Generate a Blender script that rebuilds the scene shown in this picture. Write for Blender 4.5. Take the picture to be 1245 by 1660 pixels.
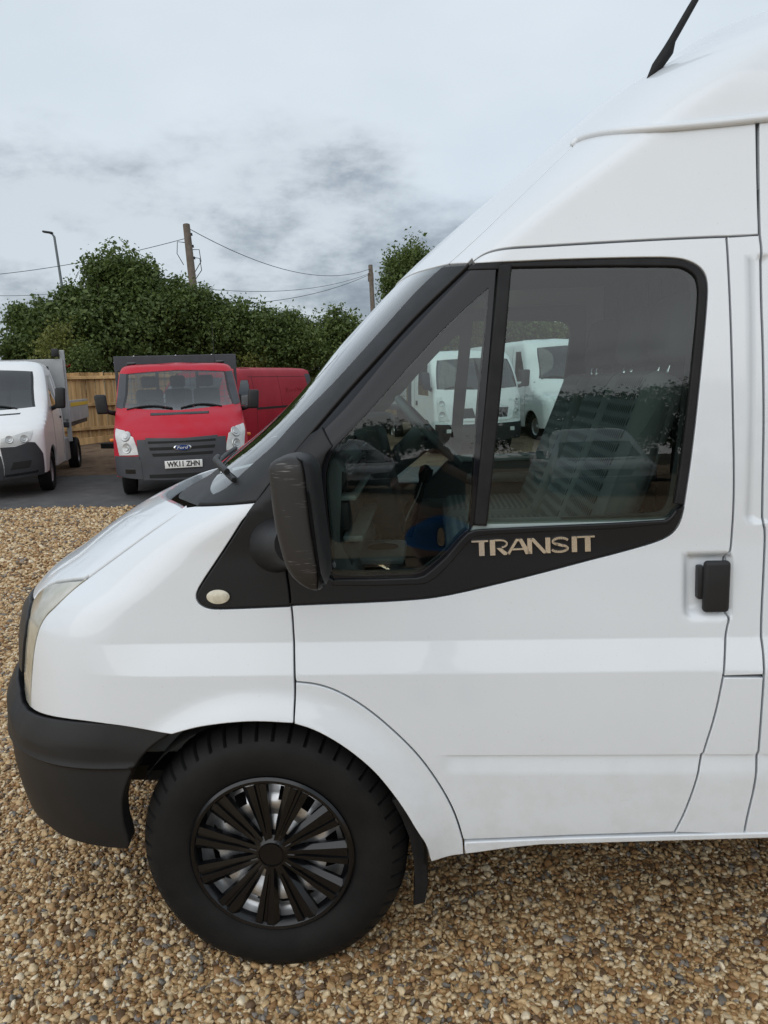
import bpy, bmesh, math, random
import numpy as np
from mathutils import Vector, Matrix, noise
from mathutils.bvhtree import BVHTree
from mathutils.geometry import delaunay_2d_cdt

for o in list(bpy.data.objects):
    bpy.data.objects.remove(o)
SC = bpy.context.scene
COL = SC.collection
R = math.radians
random.seed(7)
RNG = np.random.default_rng(7)

# ------------------------------------------------------------------ camera
FPX, PCX, PCY = 1249.0, 622.5, 830.0          # photo focal length and centre in photo pixels
CAM = np.array([0.0, -1.92, 1.67])
_p, _y, _r = R(9.5), R(3.6), R(1.9)
FWD = np.array([-math.sin(_y) * math.cos(_p), math.cos(_y) * math.cos(_p), -math.sin(_p)])
_rt = np.cross(FWD, [0, 0, 1.0]); _rt /= np.linalg.norm(_rt)
_up = np.cross(_rt, FWD)
RGT = _rt * math.cos(_r) - _up * math.sin(_r)
UPV = _rt * math.sin(_r) + _up * math.cos(_r)
cam_d = bpy.data.cameras.new('camera'); cam = bpy.data.objects.new('camera', cam_d); COL.objects.link(cam)
cam_d.sensor_fit = 'HORIZONTAL'; cam_d.sensor_width = 36.0; cam_d.lens = 36.0 * FPX / 1245.0
cam_d.clip_start = 0.01; cam_d.clip_end = 2000.0
_m = Matrix.Identity(4)
for i in range(3):
    _m[i][0], _m[i][1], _m[i][2], _m[i][3] = RGT[i], UPV[i], -FWD[i], CAM[i]
cam.matrix_world = _m
SC.camera = cam
SC.render.resolution_x, SC.render.resolution_y = 768, 1024

# ------------------------------------------------------------------ world: overcast sky
W = bpy.data.worlds.new('World'); SC.world = W; W.use_nodes = True
nt = W.node_tree; nt.nodes.clear()
def N(t, typ, **kw):
    n = t.nodes.new(typ)
    for k, v in kw.items(): setattr(n, k, v)
    return n
def L(t, a, b): t.links.new(a, b)
SKY_OFF = (5.2, 1.1, -2.3)
SUN_EL, SUN_AZ = R(25), R(205)                # high sun behind the photographer, veiled by cloud
out = N(nt, 'ShaderNodeOutputWorld'); mix = N(nt, 'ShaderNodeMixShader'); mix.inputs[0].default_value = 0.93
sky = N(nt, 'ShaderNodeTexSky', sky_type='NISHITA', sun_disc=False, sun_elevation=SUN_EL, sun_rotation=SUN_AZ)
b1 = N(nt, 'ShaderNodeBackground'); b1.inputs[1].default_value = 0.10; L(nt, sky.outputs[0], b1.inputs[0])
b2 = N(nt, 'ShaderNodeBackground'); b2.inputs[1].default_value = 1.0
tc = N(nt, 'ShaderNodeTexCoord'); sp = N(nt, 'ShaderNodeSeparateXYZ'); L(nt, tc.outputs['Generated'], sp.inputs[0])
def math_n(t, op, a, b=None, clamp=False):
    n = N(t, 'ShaderNodeMath', operation=op, use_clamp=clamp)
    for i, v in enumerate((a, b)):
        if v is None: continue
        if isinstance(v, (int, float)): n.inputs[i].default_value = v
        else: L(t, v, n.inputs[i])
    return n.outputs[0]
mpv = N(nt, 'ShaderNodeMapping'); mpv.inputs['Location'].default_value = SKY_OFF; mpv.inputs['Scale'].default_value = (1, 1, 2.2); L(nt, tc.outputs['Generated'], mpv.inputs[0])
def sky_noise(scale, det, rough):
    n = N(nt, 'ShaderNodeTexNoise'); n.inputs['Scale'].default_value = scale; n.inputs['Detail'].default_value = det; n.inputs['Roughness'].default_value = rough
    L(nt, mpv.outputs[0], n.inputs[0]); return n.outputs[0]
nlow, nmid, nfin = sky_noise(1.7, 5, .5), sky_noise(3.6, 8, .58), sky_noise(9.0, 8, .62)
def sm(v, lo, hi):
    n = N(nt, 'ShaderNodeMapRange', interpolation_type='SMOOTHSTEP'); n.inputs['From Min'].default_value = lo; n.inputs['From Max'].default_value = hi; L(nt, v, n.inputs[0]); return n.outputs[0]
def mixc(f, a, b):
    n = N(nt, 'ShaderNodeMix', data_type='RGBA'); L(nt, f, n.inputs[0])
    for i, v in ((6, a), (7, b)):
        if isinstance(v, tuple): n.inputs[i].default_value = (*v, 1)
        else: L(nt, v, n.inputs[i])
    return n.outputs[2]
# even pale veil overhead, a broken darker cloud deck lower down all round the horizon
veil = mixc(sm(nlow, .3, .7), (.52, .59, .655), (.62, .68, .735))
deck = mixc(sm(math_n(nt, 'ADD', math_n(nt, 'MULTIPLY', nfin, .5), math_n(nt, 'MULTIPLY', nlow, .5)), .40, .62), (.20, .238, .285), (.53, .585, .635))
edge = math_n(nt, 'ADD', math_n(nt, 'SUBTRACT', .268, sp.outputs['Z']), math_n(nt, 'MULTIPLY', math_n(nt, 'SUBTRACT', math_n(nt, 'ADD', math_n(nt, 'MULTIPLY', nmid, .55), math_n(nt, 'MULTIPLY', nlow, .45)), .5), .62))
L(nt, mixc(sm(edge, -.02, .09), veil, deck), b2.inputs[0])
L(nt, b1.outputs[0], mix.inputs[1]); L(nt, b2.outputs[0], mix.inputs[2]); L(nt, mix.outputs[0], out.inputs[0])

sun_d = bpy.data.lights.new('sun', 'SUN'); sun_d.energy = 1.5; sun_d.angle = R(100); sun_d.color = (1.0, 0.98, 0.95)
sun = bpy.data.objects.new('sun', sun_d); COL.objects.link(sun)
# sun_rotation is measured clockwise from +Y seen from above
sd = Vector((math.sin(SUN_AZ) * math.cos(SUN_EL), math.cos(SUN_AZ) * math.cos(SUN_EL), math.sin(SUN_EL)))
sun.rotation_euler = sd.to_track_quat('Z', 'Y').to_euler()
sun.location = sd * 50
vs = SC.view_settings
vs.view_transform = 'Standard'; vs.look = 'None'; vs.exposure = 0.30; vs.gamma = 1.0; vs.use_curve_mapping = False
SC.render.engine = 'CYCLES'
SC.cycles.max_bounces = 10; SC.cycles.transparent_max_bounces = 16

# ------------------------------------------------------------------ pixel helpers (a pixel is a direction only)
def ray(px, py):
    return FWD + RGT * (px - PCX) / FPX - UPV * (py - PCY) / FPX
def at(px, py, depth):
    return CAM + ray(px, py) * depth
def on_y(px, py, y):
    d = ray(px, py); return CAM + d * ((y - CAM[1]) / d[1])
def on_z(px, py, z=0.0):
    d = ray(px, py); return CAM + d * ((z - CAM[2]) / d[2])
def proj(P):
    d = np.asarray(P, float) - CAM; zc_ = d @ FWD
    return PCX + FPX * (d @ RGT) / zc_, PCY - FPX * (d @ UPV) / zc_, zc_

# ------------------------------------------------------------------ object helpers
def tag(o, label=None, cat=None, group=None, kind=None):
    if label: o['label'] = label
    if cat: o['category'] = cat
    if group: o['group'] = group
    if kind: o['kind'] = kind
    return o
def empty(name, loc=(0, 0, 0), rz=0.0, parent=None):
    o = bpy.data.objects.new(name, None); COL.objects.link(o)
    o.location = loc; o.rotation_euler = (0, 0, rz); o.empty_display_size = 0.1
    if parent: o.parent = parent
    return o
def mesh_obj(name, v, f, mat, parent=None, smooth=True, normals=None):
    me = bpy.data.meshes.new(name)
    me.from_pydata([tuple(map(float, p)) for p in v], [], f); me.update()
    if smooth: me.shade_smooth()
    if normals is not None: me.normals_split_custom_set_from_vertices([tuple(map(float, n)) for n in normals])
    if mat: me.materials.append(mat)
    o = bpy.data.objects.new(name, me); COL.objects.link(o)
    if parent: o.parent = parent
    return o
def bm_obj(name, bm, mat, parent=None, smooth=False, sharp=None):
    me = bpy.data.meshes.new(name)
    bmesh.ops.recalc_face_normals(bm, faces=bm.faces[:])
    if smooth:
        for f in bm.faces: f.smooth = True
        if sharp is not None:
            for ed in bm.edges:
                if len(ed.link_faces) == 2 and ed.calc_face_angle(0) > R(sharp): ed.smooth = False
    bm.to_mesh(me); bm.free()
    if mat: me.materials.append(mat)
    o = bpy.data.objects.new(name, me); COL.objects.link(o)
    if parent: o.parent = parent
    return o
def copy_tree(o, parent=None):
    c = o.copy(); COL.objects.link(c); c.parent = parent
    for ch in list(o.children): copy_tree(ch, c)
    return c
def box(bm, c, s, bev=0.0, rot=None, seg=2):
    r = bmesh.ops.create_cube(bm, size=1.0); vs_ = r['verts']
    bmesh.ops.scale(bm, vec=s, verts=vs_)
    if bev > 0:
        es = list({e for v in vs_ for e in v.link_edges})
        rr = bmesh.ops.bevel(bm, geom=es, offset=min(bev, min(s) * 0.49), segments=seg, profile=0.5, affect='EDGES')
        vs_ = list({v for f in rr['faces'] for v in f.verts} | {v for v in vs_ if v.is_valid})
    if rot is not None: bmesh.ops.rotate(bm, verts=vs_, cent=(0, 0, 0), matrix=rot)
    bmesh.ops.translate(bm, vec=c, verts=vs_)
    return vs_
def tube(bm, pts, rad, seg=8, caps=True, squash=None):
    """swept round bar along pts; rad a number or a list"""
    pts = [Vector(p) for p in pts]; n = len(pts)
    rad = [rad] * n if isinstance(rad, (int, float)) else list(rad)
    rings = []; ref = None
    for i, p in enumerate(pts):
        t = (pts[min(i + 1, n - 1)] - pts[max(i - 1, 0)]).normalized()
        if ref is None:
            ref = t.orthogonal().normalized() if squash is None else (Vector(squash) - t * t.dot(Vector(squash))).normalized()
        ref = (ref - t * ref.dot(t)).normalized(); b = t.cross(ref)
        rings.append([bm.verts.new(p + (ref * math.cos(a) + b * math.sin(a)) * rad[i]) for a in [2 * math.pi * k / seg for k in range(seg)]])
    for i in range(n - 1):
        for k in range(seg):
            bm.faces.new((rings[i][k], rings[i][(k + 1) % seg], rings[i + 1][(k + 1) % seg], rings[i + 1][k]))
    if caps:
        bm.faces.new(rings[0][::-1]); bm.faces.new(rings[-1])
def lathe(bm, prof, seg=48, axis='Y', cen=(0, 0, 0)):
    """prof: list of (radius, along-axis)"""
    rings = []
    for r, h in prof:
        ring = []
        for k in range(seg):
            a = 2 * math.pi * k / seg
            if axis == 'Y': p = (r * math.cos(a), h, r * math.sin(a))
            elif axis == 'Z': p = (r * math.cos(a), r * math.sin(a), h)
            else: p = (h, r * math.cos(a), r * math.sin(a))
            ring.append(bm.verts.new(Vector(p) + Vector(cen)))
        rings.append(ring)
    for i in range(len(rings) - 1):
        for k in range(seg):
            bm.faces.new((rings[i][k], rings[i][(k + 1) % seg], rings[i + 1][(k + 1) % seg], rings[i + 1][k]))
def prism(bm, prof, y0, y1, bev=0.0):
    """profile in (x, z) extruded along y"""
    a = [bm.verts.new((x, y0, z)) for x, z in prof]; b = [bm.verts.new((x, y1, z)) for x, z in prof]
    n = len(prof)
    fs = [bm.faces.new(a), bm.faces.new(b[::-1])]
    for i in range(n): fs.append(bm.faces.new((a[i], b[i], b[(i + 1) % n], a[(i + 1) % n])))
    if bev > 0:
        es = list({e for f in fs for e in f.edges})
        bmesh.ops.bevel(bm, geom=es, offset=bev, segments=3, profile=0.5, affect='EDGES')

# ------------------------------------------------------------------ materials
def mat(name, col, rough=0.5, metal=0.0, coat=0.0, spec=0.5, var=0.0, vscale=8.0, bump=0.0, bscale=200.0, var2=None, coatr=0.05):
    m = bpy.data.materials.new(name); m.use_nodes = True; t = m.node_tree
    b = t.nodes['Principled BSDF']
    b.inputs['Base Color'].default_value = (*col, 1); b.inputs['Roughness'].default_value = rough
    b.inputs['Metallic'].default_value = metal; b.inputs['Coat Weight'].default_value = coat; b.inputs['Coat Roughness'].default_value = coatr
    b.inputs['Specular IOR Level'].default_value = spec
    if var > 0:
        co = N(t, 'ShaderNodeTexCoord'); n = N(t, 'ShaderNodeTexNoise'); n.inputs['Scale'].default_value = vscale; n.inputs['Detail'].default_value = 6
        L(t, co.outputs['Object'], n.inputs[0])
        rp_ = N(t, 'ShaderNodeValToRGB'); L(t, n.outputs[0], rp_.inputs[0])
        c2 = var2 if var2 else tuple(c * (1 - var) for c in col)
        rp_.color_ramp.elements[0].position = 0.3; rp_.color_ramp.elements[0].color = (*c2, 1)
        rp_.color_ramp.elements[1].position = 0.65; rp_.color_ramp.elements[1].color = (*col, 1)
        L(t, rp_.outputs[0], b.inputs['Base Color'])
        mr = N(t, 'ShaderNodeMapRange'); mr.inputs['To Min'].default_value = rough * 1.25; mr.inputs['To Max'].default_value = rough * 0.9
        L(t, n.outputs[0], mr.inputs[0]); L(t, mr.outputs[0], b.inputs['Roughness'])
    if bump > 0:
        co = N(t, 'ShaderNodeTexCoord'); n = N(t, 'ShaderNodeTexNoise'); n.inputs['Scale'].default_value = bscale; n.inputs['Detail'].default_value = 3
        L(t, co.outputs['Object'], n.inputs[0])
        bp = N(t, 'ShaderNodeBump'); bp.inputs['Strength'].default_value = bump; bp.inputs['Distance'].default_value = 0.002
        L(t, n.outputs[0], bp.inputs['Height']); L(t, bp.outputs[0], b.inputs['Normal'])
    return m
def glass_mat(name, tint, boost=1.15, rough=0.0):
    """thin pane: tinted see-through plus the Fresnel reflection of its two faces"""
    m = bpy.data.materials.new(name); m.use_nodes = True; t = m.node_tree; t.nodes.clear()
    o = N(t, 'ShaderNodeOutputMaterial'); mx = N(t, 'ShaderNodeMixShader')
    tr = N(t, 'ShaderNodeBsdfTransparent'); tr.inputs[0].default_value = (*tint, 1)
    gl = N(t, 'ShaderNodeBsdfGlossy'); gl.inputs['Roughness'].default_value = rough; gl.inputs[0].default_value = (1, 1, 1, 1)
    fr = N(t, 'ShaderNodeFresnel'); fr.inputs[0].default_value = 1.5
    f = math_n(t, 'MULTIPLY', fr.outputs[0], boost, True)
    L(t, f, mx.inputs[0]); L(t, tr.outputs[0], mx.inputs[1]); L(t, gl.outputs[0], mx.inputs[2]); L(t, mx.outputs[0], o.inputs[0])
    return m
M = {}
M['white'] = mat('white_paint', (0.685, 0.72, 0.755), 0.38, coat=0.75, var=0.03, vscale=3.0, coatr=0.035)
_t = M['white'].node_tree; _b = _t.nodes['Principled BSDF']; _src = _b.inputs['Base Color'].links[0].from_socket
_co = N(_t, 'ShaderNodeTexCoord'); _sx = N(_t, 'ShaderNodeSeparateXYZ'); L(_t, _co.outputs['Object'], _sx.inputs[0])
_n = N(_t, 'ShaderNodeTexNoise'); _n.inputs['Scale'].default_value = 9; _n.inputs['Detail'].default_value = 9; _n.inputs['Roughness'].default_value = .7; L(_t, _co.outputs['Object'], _n.inputs[0])
_h = N(_t, 'ShaderNodeMapRange'); _h.inputs['From Min'].default_value = .78; _h.inputs['From Max'].default_value = .42; L(_t, _sx.outputs['Z'], _h.inputs[0])
_k = N(_t, 'ShaderNodeMapRange'); _k.inputs['From Min'].default_value = .44; _k.inputs['From Max'].default_value = .72; L(_t, _n.outputs[0], _k.inputs[0])
_n2 = N(_t, 'ShaderNodeTexNoise'); _n2.inputs['Scale'].default_value = 150; _n2.inputs['Detail'].default_value = 2; L(_t, _co.outputs['Object'], _n2.inputs[0])
_sp = N(_t, 'ShaderNodeMapRange'); _sp.inputs['From Min'].default_value = .70; _sp.inputs['From Max'].default_value = .76; L(_t, _n2.outputs[0], _sp.inputs[0])
_f = math_n(_t, 'ADD', math_n(_t, 'MULTIPLY', math_n(_t, 'MULTIPLY', _h.outputs[0], _k.outputs[0]), .30), math_n(_t, 'MULTIPLY', _sp.outputs[0], .22), True)
_mx = N(_t, 'ShaderNodeMix', data_type='RGBA'); L(_t, _f, _mx.inputs[0]); L(_t, _src, _mx.inputs[6]); _mx.inputs[7].default_value = (.36, .32, .27, 1); L(_t, _mx.outputs[2], _b.inputs['Base Color'])
M['white2'] = mat('white_paint_far', (0.78, 0.79, 0.79), 0.3, coat=0.5, var=0.05, vscale=2.0)
M['red'] = mat('red_paint', (0.44, 0.008, 0.022), 0.42, spec=.16, coat=0.12, var=0.14, vscale=2.2, var2=(0.42, 0.03, 0.05), coatr=0.12)
M['red_dull'] = mat('faded_red_paint', (0.34, 0.010, 0.024), 0.45, spec=.25, coat=0.05, var=0.2, vscale=2.0, coatr=0.2)
M['plastic'] = mat('black_plastic', (0.016, 0.0165, 0.018), 0.45, spec=.35, var=0.25, vscale=14, bump=0.25, bscale=900)
M['plastic_s'] = mat('satin_black_trim', (0.009, 0.0095, 0.011), 0.34, spec=.3, var=0.15, vscale=10)
M['bumper'] = mat('grey_black_bumper', (0.0135, 0.014, 0.0155), 0.44, spec=.35, var=0.3, vscale=6, bump=0.35, bscale=700)
M['bumper2'] = mat('dark_grey_bumper', (0.045, 0.048, 0.056), 0.5, var=0.2, vscale=5)
M['rubber'] = mat('rubber', (0.011, 0.011, 0.012), 0.62, spec=.3, var=0.3, vscale=20)
M['black'] = mat('black_void', (0.006, 0.006, 0.006), 0.8)
M['gloss_black'] = mat('gloss_black', (0.008, 0.008, 0.009), 0.16, var=0.2, vscale=30)
M['frit'] = mat('frit_glass', (0.009, 0.0095, 0.012), 0.05, spec=0.32)
M['steel'] = mat('steel_rim', (0.62, 0.63, 0.64), 0.35, metal=0.85, var=0.3, vscale=25)
M['chrome'] = mat('chrome', (0.85, 0.85, 0.86), 0.06, metal=1.0)
M['glass'] = glass_mat('side_glass', (0.66, 0.76, 0.735))
M['wind'] = glass_mat('windscreen_glass', (0.66, 0.80, 0.76), 1.7)
M['glass_far'] = glass_mat('far_glass', (0.34, 0.39, 0.40), 2.0)
M['mirror'] = mat('mirror_glass', (0.8, 0.8, 0.8), 0.02, metal=1.0)
M['trim_grey'] = mat('interior_grey', (0.16, 0.18, 0.18), 0.55, var=0.15, vscale=12, bump=0.3, bscale=900)
M['trim_dark'] = mat('interior_dark', (0.03, 0.034, 0.036), 0.55, bump=0.3, bscale=900)
M['headliner'] = mat('headliner', (0.10, 0.12, 0.122), 0.9)
M['bulk'] = mat('bulkhead_grey', (0.072, 0.088, 0.09), 0.75, var=0.1)
M['lamp_body'] = mat('lamp_reflector', (0.75, 0.75, 0.74), 0.25, metal=0.7)
M['amber'] = mat('amber_lens', (0.75, 0.20, 0.02), 0.25)

# ------------------------------------------------------------------ hull: a body shell stacked from plan outlines
def pchip(xk, yk, x):
    xk = np.asarray(xk, float); yk = np.asarray(yk, float); x = np.asarray(x, float)
    h = np.diff(xk); d = np.diff(yk) / h; m = np.zeros_like(yk)
    for i in range(1, len(xk) - 1):
        if d[i - 1] * d[i] > 0:
            w1 = 2 * h[i] + h[i - 1]; w2 = h[i] + 2 * h[i - 1]; m[i] = (w1 + w2) / (w1 / d[i - 1] + w2 / d[i])
    m[0] = d[0]; m[-1] = d[-1]
    i = np.clip(np.searchsorted(xk, x) - 1, 0, len(xk) - 2); t = (x - xk[i]) / h[i]
    return (2 * t**3 - 3 * t**2 + 1) * yk[i] + (t**3 - 2 * t**2 + t) * h[i] * m[i] + (-2 * t**3 + 3 * t**2) * yk[i + 1] + (t**3 - t**2) * h[i] * m[i + 1]
def sstep(a, b, x):
    t = np.clip((np.asarray(x, float) - a) / (b - a), 0, 1); return t * t * (3 - 2 * t)
KU = 0.7
class Hull:
    """front faces -x, near side at y=S(z), centre plane at y=YC. u = x along the side; ahead of the
    corner u runs on round the nose. feat(u,z) = outward relief."""
    def __init__(s, KZ, KX, LZ, LV, SZ, SY, YC, feat=None):
        s.t = (KZ, KX, LZ, LV, SZ, SY); s.YC = YC; s.feat = feat
    def xc(s, z): return pchip(s.t[0], s.t[1], z)
    def Ln(s, z): return pchip(s.t[2], s.t[3], z)
    def S(s, z): return pchip(s.t[4], s.t[5], z)
    def xs(s, z): return s.xc(z) + s.Ln(z)
    def uc(s, z): return s.xs(z) - KU * math.pi / 2
    def base(s, u, z):
        u = np.asarray(u, float); z = np.asarray(z, float)
        xc, Lv, S = s.xc(z), s.Ln(z), s.S(z); xs = xc + Lv; Wd = s.YC - S
        t = np.clip(math.pi / 2 - (xs - u) / KU, -math.pi / 2, math.pi / 2)
        side = u >= xs
        sn = np.sin(t); eta = np.sign(sn) * np.abs(sn) ** (2 / 2.2)
        X = np.where(side, u, xc + Lv * (1 - np.cos(t))); Y = np.where(side, S, s.YC - Wd * eta)
        # plan normal
        tn = np.clip(t, 0.02, math.pi / 2)
        dX = Lv * np.sin(tn); dY = -Wd * (2 / 2.2) * np.sin(tn) ** (2 / 2.2 - 1) * np.cos(tn)
        nx, ny = np.where(side, 0, dY), np.where(side, -1, -dX)
        l = np.hypot(nx, ny) + 1e-9
        return X, Y, nx / l, ny / l
    def P(s, u, z, off=0.0, feat=True):
        X, Y, nx, ny = s.base(u, z)
        o = off(u, z) if callable(off) else off
        if feat and s.feat is not None: o = o + s.feat(np.asarray(u, float), np.asarray(z, float))
        return np.stack([X + nx * o, Y + ny * o, np.asarray(z, float) + 0 * X], -1)
    def nrm(s, u, z, off=0.0, feat=True, e=0.0015):
        u = np.asarray(u, float); z = np.asarray(z, float)
        du = s.P(u + e, z, off, feat) - s.P(u - e, z, off, feat)
        dz = s.P(u, z + e, off, feat) - s.P(u, z - e, off, feat)
        n = np.cross(du, dz); n /= (np.linalg.norm(n, axis=-1, keepdims=True) + 1e-12)
        return n
    def make_bvh(s, z0, z1, x1):
        zz = np.concatenate([np.arange(z0, z1 - .3, 0.012), np.arange(z1 - .3, z1, 0.004)])
        uu = np.concatenate([np.linspace(-KU * math.pi / 2, 0, 90), np.linspace(0.02, 1, 40)])
        V = []
        for z in zz:
            xs = float(s.xs(z)); u = np.where(uu <= 0, xs + uu, xs + uu * (x1 - xs))
            V.append(s.P(u, z + 0 * u, 0, False))
        V = np.array(V); nz, nu = V.shape[:2]
        F = [(i * nu + j, i * nu + j + 1, (i + 1) * nu + j + 1, (i + 1) * nu + j) for i in range(nz - 1) for j in range(nu - 1)]
        s.bvh = BVHTree.FromPolygons([Vector(p) for p in V.reshape(-1, 3)], F)
    def uz(s, px, py):
        d = ray(px, py)
        loc, n_, i_, dist = s.bvh.ray_cast(Vector(CAM), Vector(d).normalized())
        if loc is None: raise ValueError('pixel off hull %s %s' % (px, py))
        z = loc.z; xs = float(s.xs(z))
        if loc.x >= xs: return (loc.x, z)
        c = 1 - (loc.x - float(s.xc(z))) / float(s.Ln(z))
        t = math.acos(max(-1, min(1, c)))
        return (xs - KU * (math.pi / 2 - t), z)
    def trace(s, pts): return [s.uz(*p) for p in (chaikin(pts) if isinstance(pts, SL) else pts)]
    def trace_near(s, pts):
        o = []
        for p in pts:
            try: q = s.uz(*p)
            except ValueError: break
            if q[0] < float(s.uc(q[1])) + .02: break
            o.append(q)
        return o

class SL(list):
    """a pixel line whose corners are rounded off before it is traced"""
def chaikin(p, it=2):
    p = [np.array(q, float) for q in p]
    for _ in range(it):
        o = [p[0]]
        for a, b in zip(p[:-1], p[1:]): o += [a * .75 + b * .25, a * .25 + b * .75]
        o.append(p[-1]); p = o
    return [tuple(q) for q in p]
def poly_area(p):
    return 0.5 * sum(p[i][0] * p[(i + 1) % len(p)][1] - p[(i + 1) % len(p)][0] * p[i][1] for i in range(len(p)))
def resample(p, step):
    o = []
    for i in range(len(p)):
        a = np.array(p[i]); b = np.array(p[(i + 1) % len(p)]); d = np.linalg.norm(b - a)
        n = max(1, int(math.ceil(d / step)))
        for k in range(n): o.append(tuple(a + (b - a) * k / n))
    # drop near duplicates
    r = [o[0]]
    for q in o[1:]:
        if math.hypot(q[0] - r[-1][0], q[1] - r[-1][1]) > 5e-4: r.append(q)
    return r
def smooth_line(p, n=6):
    """Catmull-Rom through open polyline p"""
    p = [np.array(q, float) for q in p]; o = []
    for i in range(len(p) - 1):
        a, b, c, d = p[max(i - 1, 0)], p[i], p[i + 1], p[min(i + 2, len(p) - 1)]
        for k in range(n):
            t = k / n
            o.append(tuple(0.5 * (2 * b + (c - a) * t + (2 * a - 5 * b + 4 * c - d) * t * t + (3 * b - a - 3 * c + d) * t**3)))
    o.append(tuple(p[-1])); return o
def inset(p, d):
    """move a CCW closed loop inwards by d (outwards if negative)"""
    P_ = np.array(p); a = np.roll(P_, 1, 0); b = np.roll(P_, -1, 0)
    e1 = P_ - a; e2 = b - P_
    e1 /= np.linalg.norm(e1, axis=1, keepdims=True) + 1e-12; e2 /= np.linalg.norm(e2, axis=1, keepdims=True) + 1e-12
    n1 = np.stack([-e1[:, 1], e1[:, 0]], 1); n2 = np.stack([-e2[:, 1], e2[:, 0]], 1)
    m = n1 + n2; l2 = np.maximum((m * m).sum(1, keepdims=True), 0.5)
    return P_ + 2 * m / l2 * d
def in_poly(pts, poly):
    pts = np.asarray(pts); x, y = pts[:, 0], pts[:, 1]; r = np.zeros(len(pts), bool); P_ = np.asarray(poly)
    j = len(P_) - 1
    for i in range(len(P_)):
        xi, yi = P_[i]; xj, yj = P_[j]
        if yi != yj:
            c = ((yi > y) != (yj > y)) & (x < (xj - xi) * (y - yi) / (yj - yi) + xi)
            r ^= c
        j = i
    return r
def seg_dist(pts, poly):
    d = np.full(len(pts), 9.0); P_ = np.asarray(poly)
    for i in range(len(P_)):
        a = P_[i]; b = P_[(i + 1) % len(P_)]; ab = b - a; l = (ab * ab).sum()
        t = np.clip(((pts - a) @ ab) / (l + 1e-12), 0, 1)
        d = np.minimum(d, np.linalg.norm(pts - a - t[:, None] * ab, axis=1))
    return d
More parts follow.
